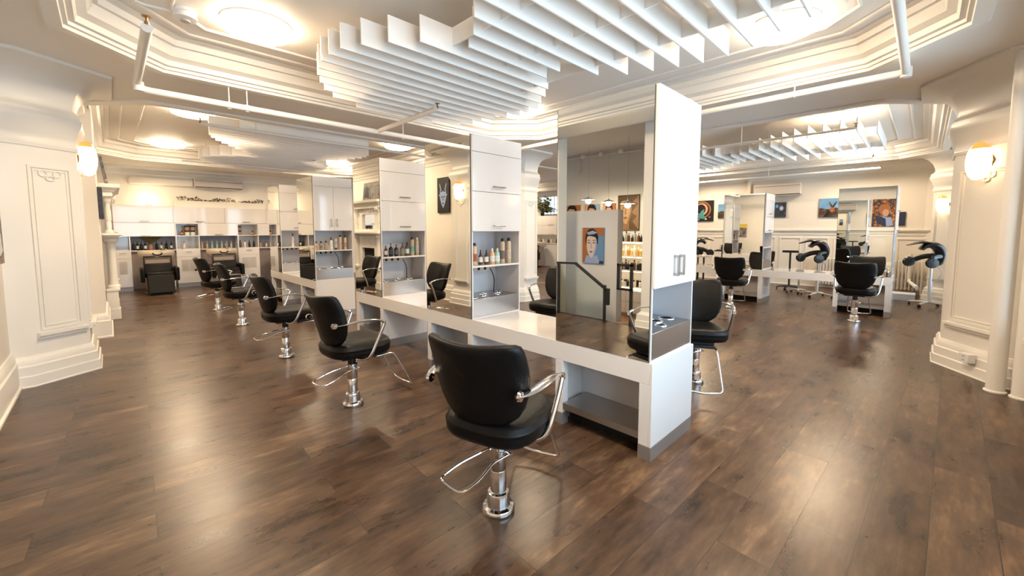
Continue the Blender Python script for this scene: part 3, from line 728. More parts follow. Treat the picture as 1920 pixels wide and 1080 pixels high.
shelf_row([('oil',.06,.15,PEACH,BLK,ORG,'orange-labelled oil bottle'),('oil',.14,.15,(.40,.32,.22),BLK,(.2,.2,.2),'dark-printed tan oil bottle'),('oil',.225,.155,(.42,.28,.13),BLK,(.4,.3,.15),'golden oil bottle'),('flask',.31,.21,WHT,BLK,WHT,'black-capped white bottle'),
           ('tube',.39,.19,(.55,.45,.32),BLK,(.2,.3,.4),'beige squeeze tube'),('spray',.47,.25,TAN,BLK,(.5,.4,.3),'tall tan spray can'),('spray',.55,.24,TAN,BLK,(.45,.25,.15),'brown-labelled spray can')],
          2.407, 7.09+.10, zsh, 'shelf with upright doors above', 'products on the fourth cabinet shelf')
shelf_row([('flask',.25,.27,WHT,BLK,WHT,'tall white bottle'),('pump',.50,.20,AMB,BLK,ORG,'brown pump bottle')], 2.407, 8.94+.10, zsh, 'farthest mirror cabinet shelf', 'products on the fifth cabinet shelf')
shelf_row([('spray',.18,.22,WHT,BLK,WHT,'white spray bottle'),('flask',.33,.17,BLK,BLK,WHT,'black bottle')], 9.4, 2.27+.12, .69+.50*(1.55/1.735)+.009, 'shelf of the right bay cabinet', 'products in the right bay cabinets')
# ------------------------------------------------------------------ wash area on the far left
CF, NW = 13.65, 14.098
WG = 'white wall cabinets of the wash area'
def wcab(label, x0, x1, z0, z1, hx=None, kind='flap'):
    t = thing('wall_cabinet', label, 'cabinet', (x0, CF, z0), 0, WG); w = x1-x0; h = z1-z0; d = NW-CF
    if kind == 'flap':
        MB().box(.001, w-.001, .02, d, .001, h-.001).build('carcass', 'lamin', t)
        dr = MB().box(.002, w-.002, 0, .0195, .002, h-.002).build('door', 'lam', t, bevel=.002)
        hx = w/2 if hx is None else hx
        b = MB(); bar_handle(b, (hx-.09, 0, .04), (hx+.09, 0, .04), (0,-1,0)); b.build('handle', 'nickel', dr)
    else:
        b = MB().box(.001, .02, 0, d, .001, h-.001).box(w-.02, w-.001, 0, d, .001, h-.001).box(.02, w-.02, 0, d, .001, .02).box(.02, w-.02, 0, d, h-.02, h-.001).box(.02, w-.02, d-.01, d, .02, h-.02)
        b.build('carcass', 'lam', t)
    return t
for x0, x1, l in [(.08,1.20,'first on the left, above the nearest wash basin'),(1.20,2.30,'second from the left, under the leafy planter'),(2.30,3.32,'third from the left, with a bright lamp reflection'),(3.32,4.5,'fourth from the left, behind the mirror cabinets')]:
    wcab('long white top-row flap cabinet, '+l, x0, x1, 1.68, 2.10)
for x0, x1, l in [(.08,1.22,'over the first wash basin'),(1.72,2.58,'over the second wash basin, between two open cubbies'),(3.10,4.5,'at the right end behind the mirror cabinets')]:
    wcab('white lower-row flap cabinet '+l, x0, x1, 1.335, 1.679)
wcab('open white cubby holding stacked jars, between the first two basins', 1.22, 1.72, 1.335, 1.679, kind='open')
wcab('open white cubby holding jars, right of the second wash basin', 2.58, 3.10, 1.335, 1.679, kind='open')
def base_unit(label, x0, x1, vent):
    t = thing('base_cabinet', label, 'cabinet', (x0, CF, 0), 0, 'tall white base cabinets between the wash basins'); w = x1-x0; d = NW-CF
    b = MB().box(0, .02, .0, d, .1, 1.334).box(w-.02, w, .0, d, .1, 1.334).box(.02, w-.02, 0, d, .985, 1.0).box(.02, w-.02, d-.012, d, 1.0, 1.334).box(.02, w-.02, .025, d, .1, .985)
    b.build('carcass', 'lam', t, bevel=.001)
    dr = MB().box(.003, w-.003, -.018, .0, .80, .983).build('drawer', 'lam', t, bevel=.002)
    b = MB(); bar_handle(b, (w/2-.06, -.018, .93), (w/2+.06, -.018, .93), (0,-1,0)); b.build('handle', 'nickel', dr)
    dd = MB().box(.003, w-.003, -.018, .0, .10, .796).build('door', 'lam', t, bevel=.002)
    v = MB()
    vx0, vx1 = (w*.25, w*.75) if vent == 1 else (w*.18, w*.84)
    for cc in range(vent):
        a0 = vx0+(vx1-vx0)*cc/vent; a1 = vx0+(vx1-vx0)*(cc+1)/vent-.01
        for k in range(14): v.box(a0, a1, -.024, -.018, .42+k*.022, .432+k*.022)
    v.build('vent_grille', 'grille', dd, smooth=0)
    MB().box(.0, w, .03, .05, 0, .1).build('toe_kick', 'kick', t)
    return t
base_unit('narrow white base cabinet with a vent at the left end of the wash wall', .06, .36, 1)
base_unit('white base cabinet with double vent, between the first and second basins', 1.22, 1.72, 2)
base_unit('white base cabinet with double vent, right of the second basin', 2.58, 3.10, 2)
for k, (x0, x1, l) in enumerate([(.36,1.22,'behind the first wash chair'),(1.72,2.58,'behind the second wash chair'),(3.10,4.5,'at the right end of the wash wall')]):
    t = thing('bottle_ledge', 'grey-blue splashback with a white bottle ledge '+l, 'ledge', (x0, CF, 0), 0, 'splashbacks with ledges behind the basins')
    MB().box(.001, x1-x0-.001, .40, .44, 0, 1.334).build('splashback', mat('blue_grey_panel', (.26,.27,.33), .35) if k == 0 else bpy.data.materials['blue_grey_panel'], t)
    MB().box(.001, x1-x0-.001, .22, .399, .955, .985).build('ledge_board', 'lam', t, bevel=.003)
    MB().box(.001, x1-x0-.001, .30, .40, .0, .955).build('lower_panel', mat('taupe_panel_%d' % k, (.28,.23,.22), .5), t)

def wash_chair(label, x, y):
    t = thing('wash_chair', label, 'wash chair', (x, y, 0), 0, 'black backwash chairs with basins')
    # chair faces -y, basin at +y
    b = MB().prism([(-.20,-.36),(.20,-.36),(.26,.10),(.26,.42),(-.26,.42),(-.26,.10)], 0.0, .04); b.box(-.17, .17, -.22, .36, .04, .40); b.build('base', 'blackp', t, bevel=.015)
    rr = []
    ol = rounded_outline(.27, .29, 4, 32)
    for sc, z in [(.8,.40),(.97,.405),(1,.43),(1,.49),(.96,.515),(.8,.525),(.3,.52)]: rr.append([(X_*sc, Y_*sc-.06, z) for Y_, X_ in ol])
    MB().rings(rr).build('seat', 'leather', t, smooth=60)
    b = MB(); rr = []
    for k in range(9):
        u = k/8; zz = .50 + .20*u; yy = .16 + .05*u; hw = .27-.02*u
        rr.append([(-hw, yy-.05, zz), (-hw*.6, yy-.075, zz), (hw*.6, yy-.075, zz), (hw, yy-.05, zz), (hw, yy+.05, zz), (-hw, yy+.05, zz)])
    b.rings(rr); b.build('backrest', 'leather', t, bevel=.02, seg=3)
    for s in (-1, 1):
        a = MB().prism([(s*.27,-.33),(s*.27,.22),(s*.345,.24),(s*.36,.1),(s*.35,-.30)], .30, .62)
        a.build('armrest', 'leather', t, bevel=.03, seg=3)
    rr = []
    for k in range(7):
        u = k/6; zz = .46-.41*u; yy = -.32 - .12*u
        rr.append([(-.24, yy-.03, zz), (.24, yy-.03, zz), (.24, yy+.03, zz), (-.24, yy+.03, zz)])
    MB().rings(rr).build('leg_rest', 'leather', t, bevel=.018, seg=3)
    # basin bowl with neck notch
    b = MB(); n = 40
    def ring(rx, ry, z, notch, yc=.50):
        out = []
        for k in range(n):
            a_ = 2*PI*k/n; X_ = rx*math.cos(a_)*(1 if True else 1); Y_ = ry*math.sin(a_)
            zz = z
            if math.sin(a_) < 0: zz -= notch*math.exp(-(X_/.085)**2)
            out.append((X_, Y_+yc, zz))
        return out
    b.rings([ring(.22,.18,.76,0), ring(.32,.26,.83,.0), ring(.345,.295,.93,.06), ring(.34,.295,.985,.09), ring(.33,.285,1.0,.10), ring(.30,.255,.99,.10), ring(.26,.20,.90,.02), ring(.12,.10,.78,0)])
    b.build('basin', 'basin', t, smooth=60)
    b = MB().tube([(.085*math.sin(k*PI/8-PI/2), .225-.02*math.cos(k*PI/8-PI/2), .905-.05*math.cos(k*PI/8-PI/2)+.04) for k in range(9)], .018, 8); b.build('neck_rest', 'blackp', t)
    b = MB().tube(bend([(.14,.70,.98),(.14,.70,1.12),(.10,.60,1.13),(.08,.52,1.08)], .05), .011, 8); b.lathe([(.02,0),(.02,.04)], (.20,.70,.985), 12); b.build('faucet', 'chrome', t)
    MB().tube([(-.25,.22,.50),(-.25,.24,.86),(.25,.24,.86),(.25,.22,.50)], .022, 8).build('back_frame', 'blackm', t)
    MB().box(-.23, .23, .26, .60, 0.05, .80).build('pedestal', mat('taupe_pedestal', (.30,.25,.22), .4) if 'taupe_pedestal' not in bpy.data.materials else bpy.data.materials['taupe_pedestal'], t, bevel=.02)
    MB().lathe([(.035,0),(.035,.25),(.025,.27)], (.27,.05,.05), 16).build('hose_post', 'chrome', t)
    return t
wash_chair('black wash chair with stone-coloured basin at the far left, fully in view', .80, 12.72)
wash_chair('black wash chair with basin behind the farthest salon chairs', 2.14, 12.80)
wash_chair('black wash chair at the right end of the wash wall', 3.75, 12.80)

def row(kind, n, x0, x1, y, z, h, cols, look, group, cap=BLK):
    for i in range(n):
        bottle(kind, x0+(x1-x0)*i/max(1,n-1), y+random.uniform(-.01,.01), z, h*random.uniform(.94,1.04), look, cols[i % len(cols)], cap, WHT if i % 2 else None, group, detail=False)
row('pump', 4, .42, .64, 13.93, .986, .22, [BLK], 'black pump bottle on the ledge behind the first wash chair', 'black pumps behind the first basin')
row('pump', 4, .86, 1.15, 13.93, .986, .22, [BLK], 'black pump bottle on the ledge right of the dried fronds', 'black pumps right of the dried fronds')
for i, (c, nm) in enumerate([(PEACH,'peach'),(TAN,'beige'),(MINT,'mint green'),((.3,.5,.42),'sea green'),((.45,.5,.55),'pale blue'),((.6,.5,.4),'cream'),((.62,.6,.5),'ivory')]):
    bottle('flask', 1.80+i*.112, 13.93, .986, .20, '%s bottle on the ledge behind the second wash chair, %s from the left' % (nm, ORD[i]), c, WHT, None, 'bottles behind the second basin', detail=False)
row('flask', 3, 3.2, 3.5, 13.93, .986, .18, [PEACH, TAN], 'small peach or tan bottle at the right end ledge of the wash wall', 'bottles at the right end of the wash wall')
for i, (x, z) in enumerate([(1.48,1.356),(1.60,1.356),(1.48,1.486),(1.60,1.486)]):
    bottle('jar', x, 13.80, z, .128, '%s brown jar of the stack in the first open cubby' % ['lower left','lower right','upper left','upper right'][i], (.40,.24,.14) if i > 1 else WHT, BLK, None, 'jars in the first cubby', r=.052)
bottle('pump', 1.37, 13.78, 1.356, .15, 'small dark pump bottle beside the jar stack in the first cubby', BLK, BLK, ORG)
for i, (x, z) in enumerate([(2.66,1.356),(2.66,1.486)]):
    bottle('jar', x, 13.80, z, .128, '%s brown jar in the second open cubby' % ['lower','upper'][i], (.40,.24,.14), BLK, None, 'jars in the second cubby', r=.05)
bottle('pump', 2.98, 13.80, 1.356, .14, 'small dark pump bottle alone in the second cubby', BLK, BLK, ORG)
bottle('flask', 1.40, 13.80, 1.001, .19, 'cream bottle in the niche under the first open cubby', (.6,.5,.3), BLK, WHT)
for i, (c, k, nm) in enumerate([((.12,.07,.05),'oil','dark brown'),(WHT,'flask','tall white'),(BLK,'flask','black'),(BLK,'flask','glossy black')]):
    bottle(k, 2.67+i*.11, 13.80, 1.001, .20, '%s bottle in the niche right of the second basin, %s from the left' % (nm, ORD[i]), c, BLK, None, 'bottles in the niche right of the second basin')
# dried fronds in vase on the ledge
t = thing('dried_fronds', 'spray of dried fronds standing on the ledge behind the first wash chair', 'plant', (.745, 13.93, .986))
MB().lathe([(.03,0),(.045,.03),(.045,.10),(.025,.14),(.03,.16)], n=16).build('vase', bm((.35,.2,.12), .4), t)
b = MB()
for k in range(16):
    a = k*2.4; ln = random.uniform(.14,.26); dx = math.cos(a)*ln; dz = .16+ln*.75
    b.tube([(0,0,.14),(dx*.4,math.sin(a)*.03,.14+ln*.5),(dx,math.sin(a)*.05,dz)], .003, 5)
    for q in range(5):
        u = .4+.12*q; px, pz = dx*u, .14+(dz-.14)*u
        b.add([(px,0,pz),(px+.035,.01,pz+.03),(px+.05,.0,pz+.055),(px+.01,-.01,pz+.035)], [(0,1,2,3)]); b.add([(px,0,pz),(px-.03,.01,pz+.035),(px-.045,.0,pz+.06),(px-.01,-.01,pz+.035)], [(0,1,2,3)])
b.build('frond_leaves', 'greenl', t, solid=.0015)
# planter box with garland above
t = thing('planter_box', 'long cream box on top of the wash cabinets carrying a leafy garland', 'planter', (1.28, 13.72, 2.10))
MB().box(0, 2.05, 0, .30, 0, .165).build('box', 'wall', t, bevel=.004)
b = MB(); fl = MB()
for k in range(560):
    x = random.uniform(.06, 2.0); g = .5+.5*math.sin(x*7.3)+.4*math.sin(x*17); 
    if g < .12 and random.random() < .8: continue
    y = random.uniform(.03,.22); z = .165+random.uniform(0, .03+.07*max(0,min(1,g))); a = random.uniform(0,2*PI); l_ = random.uniform(.035,.075); tl = random.uniform(.1,.9)
    d = Vector((math.cos(a)*math.cos(tl), math.sin(a)*math.cos(tl)*.5, math.sin(tl)))*l_; s_ = Vector((-math.sin(a), math.cos(a), 0))*l_*.28; p = Vector((x,y,z))
    (fl if k % 6 == 0 else b).add([p, p+d*.5+s_, p+d, p+d*.5-s_], [(0,1,2,3)])
b.build('garland_leaves', 'green', t, solid=.0015); fl.build('blossoms', 'flower', t, solid=.0015)
t = thing('air_conditioner', 'wall air conditioner above the wash cabinets', 'air conditioner', (1.70, 13.87, 2.62), 0, 'wall air conditioning units')
MB().box(0, 1.12, 0, .229, .03, .27).build('housing', 'acw', t, bevel=.02, seg=3)
MB().box(.02, 1.10, -.006, .02, .20, .206).box(.02,1.1,-.01,.03,.035,.05).build('air_slot', 'hole', t)
MB().box(.05, 1.07, .0, .12, .012, .03).build('louver', 'acw', t, bevel=.003)
t = thing('duct_cover', 'rounded painted duct running left from the air conditioner', 'duct', (.40, 13.93, 2.66))
MB().prism([(.0,.168),(.0,.10),(.02,.05),(.06,.02),(1.29,.02),(1.29,.168)], 0, .17).build('duct_body', 'wall', t, bevel=.02, seg=3)
t = thing('cove_uplight', 'small uplight on top of the wash cabinets at the far left', 'lamp', (.75, 13.85, 2.10), 0, 'uplights on the wash cabinets')
MB().lathe([(.06,0),(.06,.05),(.05,.06)], n=20).build('lamp_body', 'plasticw', t); MB().lathe([(.045,.061),(.04,.066)], n=20).build('lamp_lens', 'lampw', t)

# ------------------------------------------------------------------ fireplace surround on the left wall
t = thing('fireplace_mantel', 'ivory carved fireplace surround with overmantel mirror on the left wall', 'fireplace', (-.085, 9.45, 0)); X = .16
b = MB()
for yy in (.02, 1.26):
    b.box(0, X, yy, yy+.22, 0, .18); b.box(0, X-.015, yy+.01, yy+.21, .18, .48); b.box(0, X+.01, yy-.005, yy+.225, .48, .52)
    b.lathe([(.085,.52),(.085,.56),(.06,.58),(.055,.62),(.05,1.25),(.06,1.29),(.085,1.31),(.09,1.36)], (X*.5+.02, yy+.11, 0), 20)
b.box(0, .10, .24, .40, 0, 1.03).box(0, .10, 1.10, 1.26, 0, 1.03)
b.box(0, .10, .24, 1.26, 1.03, 1.36)
for k in range(6): b.box(.10, .118, .30+k*.155, .315+k*.155, 1.10, 1.32)
b.build('lower_surround', 'trim', t, bevel=.004)
MB().box(.001, .03, .40, 1.10, 0.01, 1.029).build('firebox', 'hole', t)
b = MB().sweep([(0,1.36),(.03,1.37),(.05,1.40),(.09,1.41),(.09,1.45),(0,1.45)], [(0,-.0),(X,-.0),(X,1.5),(0,1.5)], closed=False); b.box(0, X+.05, 0, 1.5, 1.41, 1.45); b.build('mantel_shelf', 'trim', t, bevel=.002)
b = MB()
for yy in (.10, 1.40): b.lathe([(.06,1.45),(.06,1.48),(.035,1.50),(.04,1.60),(.03,1.64),(.045,1.67),(.04,1.80),(.03,1.92),(.045,1.95),(.06,1.97),(.07,2.05)], (X*.55, yy, 0), 20)
b.box(0, .08, .16, .40, 1.45, 2.05).box(0, .08, 1.10, 1.34, 1.45, 2.05).box(0, .08, .40, 1.10, 1.45, 1.52).box(0, .08, .40, 1.10, 1.90, 2.05)
for k in range(9): b.tube([(.085, .45+.04*k*1.9, 1.96+.02*math.sin(k*1.7)), (.095, .47+.04*k*1.9, 1.99+.02*math.sin(k))], .018, 6)
b.build('overmantel', 'trim', t, bevel=.004)
MB().box(.0, .035, .40, 1.10, 1.52, 1.90).build('overmantel_mirror', 'mirror', t, smooth=0)
b = MB().box(0, X+.0, -.01, 1.51, 2.05, 2.12).sweep([(0,2.12),(.02,2.125),(.04,2.16),(.09,2.19),(.10,2.25),(-.02,2.25)], [(0,-.01),(X,-.01),(X,1.51),(0,1.51)], closed=False); b.box(0,X+.08,-.08,1.58,2.235,2.251)
for yy in (.10,1.40):
    for k in range(6): b.tube([(X+.01+.01*(k%2), yy-.07+.028*k, 2.0), (X+.03, yy-.07+.028*k, 2.06)], .012, 6)
b.build('cornice', 'trim', t, bevel=.002)

# ------------------------------------------------------------------ paintings
A_ = {
 'dark': art_mat('art_dark', [(.3,(.01,.01,.012)),(.6,(.04,.05,.07)),(.8,(.15,.2,.25))], 6, dist=2),
 'warm': art_mat('art_warm', [(.35,(.02,.03,.04)),(.48,(.10,.16,.20)),(.58,(.35,.14,.06)),(.68,(.5,.4,.3))], 7, dist=2.5),
 'sepia': art_mat('art_sepia', [(.3,(.035,.018,.01)),(.5,(.14,.07,.03)),(.7,(.30,.18,.09))], 9, dist=3),
 'sepial': art_mat('art_sepia_light', [(.3,(.12,.07,.035)),(.7,(.42,.29,.18))], 12, dist=1),
 'orange': art_mat('art_orange', [(0,(.60,.20,.04)),(.33,(.02,.015,.015)),(.45,(.55,.17,.03)),(.52,(.03,.03,.04))], 9, kind='v'),
 'sky': art_mat('art_sky', [(.3,(.10,.25,.48)),(.7,(.20,.40,.62))], 4),
 'earth': art_mat('art_earth', [(.35,(.01,.01,.012)),(.55,(.07,.04,.025)),(.7,(.25,.12,.05))], 14, dist=1),
 'blue': mat('art_blue', (.12,.25,.45), .5), 'navy': mat('art_navy', (.02,.03,.07), .5), 'skin': mat('art_skin', (.55,.33,.22), .5), 'skinl': mat('art_skin_light', (.66,.52,.46), .5),
 'umber': mat('art_umber', (.07,.035,.016), .5), 'ochre': mat('art_ochre', (.36,.22,.12), .5), 'ochred': mat('art_ochre_dark', (.19,.10,.05), .5),
 'black': mat('art_black', (.008,.008,.01), .5), 'rust': mat('art_rust', (.36,.13,.04), .5), 'pale': mat('art_pale_blue', (.30,.38,.62), .5), 'teal': mat('art_teal', (.07,.28,.30), .5), 'white': mat('art_white', (.7,.7,.72), .5), 'yellow': mat('art_yellow', (.75,.55,.06), .5)}
def painting(name, label, loc, az, w, h, ground, shapes, tilt=0., depth=.035, group=None):
    """local: x right, z up, face towards -y; origin at the bottom centre"""
    t = thing('painting', label, 'painting', loc, az, group)
    t.rotation_euler = (tilt, 0, az)
    MB().box(-w/2, w/2, -depth, 0, 0, h).build('canvas', A_[ground], t, bevel=.002)
    mats = []; b = MB()
    for i, (m, poly) in enumerate(shapes):
        if m not in mats: mats.append(m)
        d = -depth-.0006*(i+1)
        P = [((x-.5)*w, d, z*h) for x, z in poly]; n = len(P)
        b.add(P + [(x, -depth+.0001, z) for x, _, z in P], [tuple(range(n))] + [(k, (k+1)%n, n+(k+1)%n, n+k) for k in range(n)], mats.index(m))
    if shapes: b.build('picture', [A_[m] for m in mats], t, smooth=0)
    return t
def ell(cx, cz, rx, rz, n=20, a0=0, a1=2*PI):
    return [(min(1,max(0,cx+rx*math.cos(a0+(a1-a0)*k/n))), min(1,max(0,cz+rz*math.sin(a0+(a1-a0)*k/n)))) for k in range(n)]
def face(cx, cz, s, hair, skin, sh, mid=None):
    P = lambda pts: [(min(1,max(0,cx+x*s)), min(1,max(0,cz+z*s))) for x, z in pts]
    mid = mid or sh
    return [(hair, P([(-.27,.05),(-.29,.24),(-.20,.38),(-.05,.45),(.12,.44),(.26,.34),(.30,.18),(.26,.0),(.20,.10),(-.20,.02)])),
            (mid, P([(-.12,-.2),(-.13,-.46),(-.40,-.60),(.42,-.60),(.14,-.44),(.13,-.22)])),
            (skin, P([(-.22,.20),(-.18,.28),(.0,.31),(.17,.28),(.23,.18),(.235,.0),(.21,-.12),(.14,-.24),(.05,-.32),(-.04,-.32),(-.13,-.24),(-.20,-.10),(-.235,.03)])),
            (mid, P([(-.235,.03),(-.22,.20),(-.15,.22),(-.17,.0),(-.10,-.18),(-.04,-.32),(-.13,-.24),(-.20,-.10)])),
            (hair, P([(-.17,.135),(-.10,.155),(-.03,.135),(-.03,.120),(-.10,.138),(-.17,.120)])), (hair, P([(.06,.135),(.13,.155),(.20,.135),(.20,.120),(.13,.138),(.06,.120)])),
            (sh, P([(-.15,.075),(-.10,.095),(-.04,.07),(-.10,.055)])), (sh, P([(.07,.07),(.13,.095),(.18,.075),(.13,.055)])),
            (mid, P([(.0,.08),(.03,.08),(.055,-.06),(.03,-.085),(-.03,-.075),(.0,-.05)])),
            (sh, P([(-.07,-.165),(.0,-.15),(.03,-.155),(.06,-.15),(.12,-.165),(.06,-.175),(-.02,-.175)])), (mid, P([(-.04,-.180),(.09,-.180),(.04,-.205),(.0,-.205)])),
            (hair, P([(-.25,.14),(-.20,.30),(-.05,.36),(.16,.34),(.25,.20),(.20,.24),(.08,.26),(-.08,.24),(-.18,.22)]))]
PX, NX, PY_, NY = R(90), R(-90), R(180), 0.       # azimuths: face looks to +x, -x, +y, -y
PG = 'paintings hung in the salon'
# seen in the first mirror
painting('portrait', 'blue and orange portrait painting on the white partition, seen in the nearest mirror', (-1.599, 4.31, .88), PX, .46, .66, 'blue',
    [('rust', [(0,.78),(1,.78),(1,1),(0,1)]), ('rust', [(.72,.1),(1,0),(1,.78),(.85,.78)]), ('pale', [(.15,0),(.9,0),(.8,.22),(.55,.16),(.3,.24)])] + face(.55,.50,1.05,'black','skinl','navy','pale') + [('pale', [(.28,.86),(.5,.92),(.8,.86),(.72,.80),(.45,.82)]), ('navy', [(0,0),(.2,0),(.16,.08),(0,.08)])])
painting('portrait', 'tall sepia portrait painting above the lit shelves, seen in the nearest mirror', (-4.296, 5.12, 1.49), PX, .58, .86, 'umber',
    [('ochred', [(.02,.02),(.3,.25),(.1,.4),(.35,.5),(.05,.75),(.3,.8),(.02,.98)])] + face(.60,.55,1.15,'umber','ochre','umber','ochred'))
for y_, w_, m_, l in ((6.83,.54,'rust','leftmost'),(6.18,.46,'pale','middle'),(5.66,.36,'rust','rightmost')):
    painting('portrait', '%s of three small orange portraits above the partition, seen in the nearest mirror' % l, (-4.296, y_, 1.55), PX, w_, .62, m_, [('skin', [(.6,.4),(1,.3),(1,1),(.7,1)])] + face(.5,.58,1.0,'black','skin','navy','rust'), group='small portraits above the partition')
painting('mask', 'black painting of a pale horned mask beside the left pillar, seen in the second mirror', (-.279, 7.18, 1.86), PX, .42, .74, 'black',
    [('pale', [(.24,.64),(.33,.58),(.5,.62),(.67,.58),(.76,.64),(.78,.45),(.66,.26),(.5,.13),(.34,.26),(.22,.45)]), ('pale', [(.3,.62),(.2,.8),(.24,.84),(.38,.62)]), ('pale', [(.7,.62),(.8,.8),(.76,.84),(.62,.62)]), ('pale', [(.12,.5),(.28,.55),(.28,.47)]), ('pale', [(.88,.5),(.72,.55),(.72,.47)]),
     ('black', [(.36,.48),(.46,.46),(.44,.42),(.37,.44)]), ('black', [(.64,.48),(.54,.46),(.56,.42),(.63,.44)]), ('black', [(.47,.40),(.53,.40),(.5,.34)]), ('black', [(.42,.28),(.58,.28),(.55,.25),(.45,.25)])])
painting('abstract', 'dark abstract canvas leaning on top of the fireplace mantel', (.0, 9.98, 2.253), PX, .86, .46, 'warm', [('teal', ell(.30,.5,.10,.22)), ('black', [(.6,.1),(.9,.2),(.85,.8),(.65,.7)]), ('rust', ell(.28,.62,.05,.10))], tilt=R(-7))
painting('dark', 'dark canvas seen edge-on on the pilaster before the fireplace', (-.089, 8.45, 1.66), PX, .60, .44, 'dark', [], depth=.05)
painting('yellow', 'small yellow and grey painting cut by the left edge of the photo', (-.719, 5.62, 1.2), PX, .50, .55, 'warm', [('yellow', [(0,.7),(1,.75),(1,1),(0,1)]), ('white', [(.5,.1),(.9,.2),(.8,.6),(.55,.5)])], depth=.03)
# far right wall
painting('eye', 'dark painting of a coloured swirl on the far wall, just right of the tall cabinet', (13.298, 4.95, 1.77), NX, .72, .64, 'black',
    [('rust', ell(.5,.55,.40,.42)), ('black', ell(.5,.55,.34,.36)), ('skin', ell(.5,.58,.27,.30)), ('black', ell(.48,.58,.20,.24)), ('teal', [(.3,.15),(.5,.5),(.62,.6),(.6,.3),(.75,.1)]), ('white', ell(.2,.12,.03,.03)), ('white', ell(.4,.08,.03,.03)), ('white', ell(.7,.1,.04,.03)), ('rust', ell(.85,.2,.04,.04))])
painting('sky', 'small blue landscape painting on the far wall left of the second cabinet', (13.298, 4.36, 1.86), NX, .20, .42, 'sky', [('earth', [(0,0),(1,0),(1,.45),(.5,.5),(0,.4)])])
painting('sky', 'dark blue floral painting just right of the second right-bay cabinet', (13.298, 2.88, 1.85), NX, .36, .41, 'dark', [('pale', ell(.7,.6,.14,.16)), ('sky', ell(.4,.75,.1,.12)), ('white', ell(.72,.6,.05,.06))])
painting('bird', 'blue-sky painting of an animal left of the nearest right-bay mirror', (13.298, 1.72, 1.83), NX, .50, .48, 'sky', [('earth', [(0,0),(1,0),(1,.40),(.7,.5),(.4,.42),(0,.5)]), ('black', [(.2,.0),(.4,.35),(.5,.3),(.3,.0)]), ('rust', ell(.55,.4,.10,.14)), ('earth', [(.5,.55),(.4,.8),(.44,.82),(.56,.6),(.7,.84),(.74,.8),(.62,.5)])])
painting('small', 'narrow dark blue canvas right of the nearest right-bay mirror', (13.298, .38, 1.60), NX, .12, .32, 'navy', [], depth=.03)
# stair wall, seen in the right-bay mirrors
painting('figure', 'big orange and black painting seen in the nearest right-bay mirror', (-1.049, 1.0, 1.62), PX, .72, .98, 'orange', [('rust', ell(.55,.62,.22,.2)), ('skin', ell(.5,.5,.12,.13)), ('pale', [(.2,.05),(.3,.35),(.5,.3),(.45,.0)]), ('navy', [(.45,.0),(.5,.35),(.9,.4),(.8,.1)]), ('pale', [(.35,.3),(.6,.38),(.62,.34),(.38,.25)])])

# ------------------------------------------------------------------ air conditioner, radiators, pipes on the far right wall
t = thing('air_conditioner', 'wall air conditioner high on the far wall behind the second cabinet', 'air conditioner', (13.07, 2.35, 2.42), 0, 'wall air conditioning units')
MB().box(0, .228, 0, 1.12, .03, .34).build('housing', 'acw', t, bevel=.02, seg=3)
MB().box(-.006, .02, .02, 1.10, .27, .276).box(-.01,.03,.02,1.1,.035,.05).build('air_slot', 'hole', t); MB().box(.0, .12, .05, 1.07, .012, .03).build('louver', 'acw', t, bevel=.003)
t = thing('duct_cover', 'vertical painted duct beside the air conditioner on the far wall', 'duct', (13.2, 3.57, 2.3)); MB().box(0, .098, 0, .10, 0, .78).build('duct_body', 'wall', t, bevel=.01)
def radiator(label, x, y, n):
    t = thing('radiator', label, 'radiator', (x, y, 0), 0, 'cast iron radiators')
    for k in range(n):
        b = MB()
        for dx in (-.06, 0, .06): b.lathe([(.012,.10),(.02,.14),(.017,.20),(.017,.68),(.02,.74),(.012,.79)], (dx, k*.064, 0), 10)
        b.box(-.075, .075, k*.064-.021, k*.064+.021, .10, .15).box(-.075, .075, k*.064-.021, k*.064+.021, .73, .775)
        if k in (0, n-1): b.box(-.07,-.045,k*.064-.015,k*.064+.015,0,.11).box(.045,.07,k*.064-.015,k*.064+.015,0,.11)
        b.build('fin', 'rad', t, bevel=.012)
    b = MB().lathe([(.014,-.04),(.014,n*.064)], (0,0,.14), 10, axis='y'); b.build('connecting_pipe', 'rad', t)
    return t
radiator('cream cast iron radiator right of the nearest right-bay mirror cabinet', 13.12, -.02, 9)
radiator('cream cast iron radiator behind the black hood dryer, left of the nearest mirror cabinet', 13.12, 1.45, 8)
t = thing('heating_pipe', 'white heating pipe bending above the floor beside the right radiator', 'pipe', (12.9,.2,0))
MB().tube(bend([(.1,-.02,.95),(.1,-.02,.34),(.0,-.02,.33),(-1.0,-.16,.30)], .07), .035, 12).build('pipe_run', 'pipe', t)

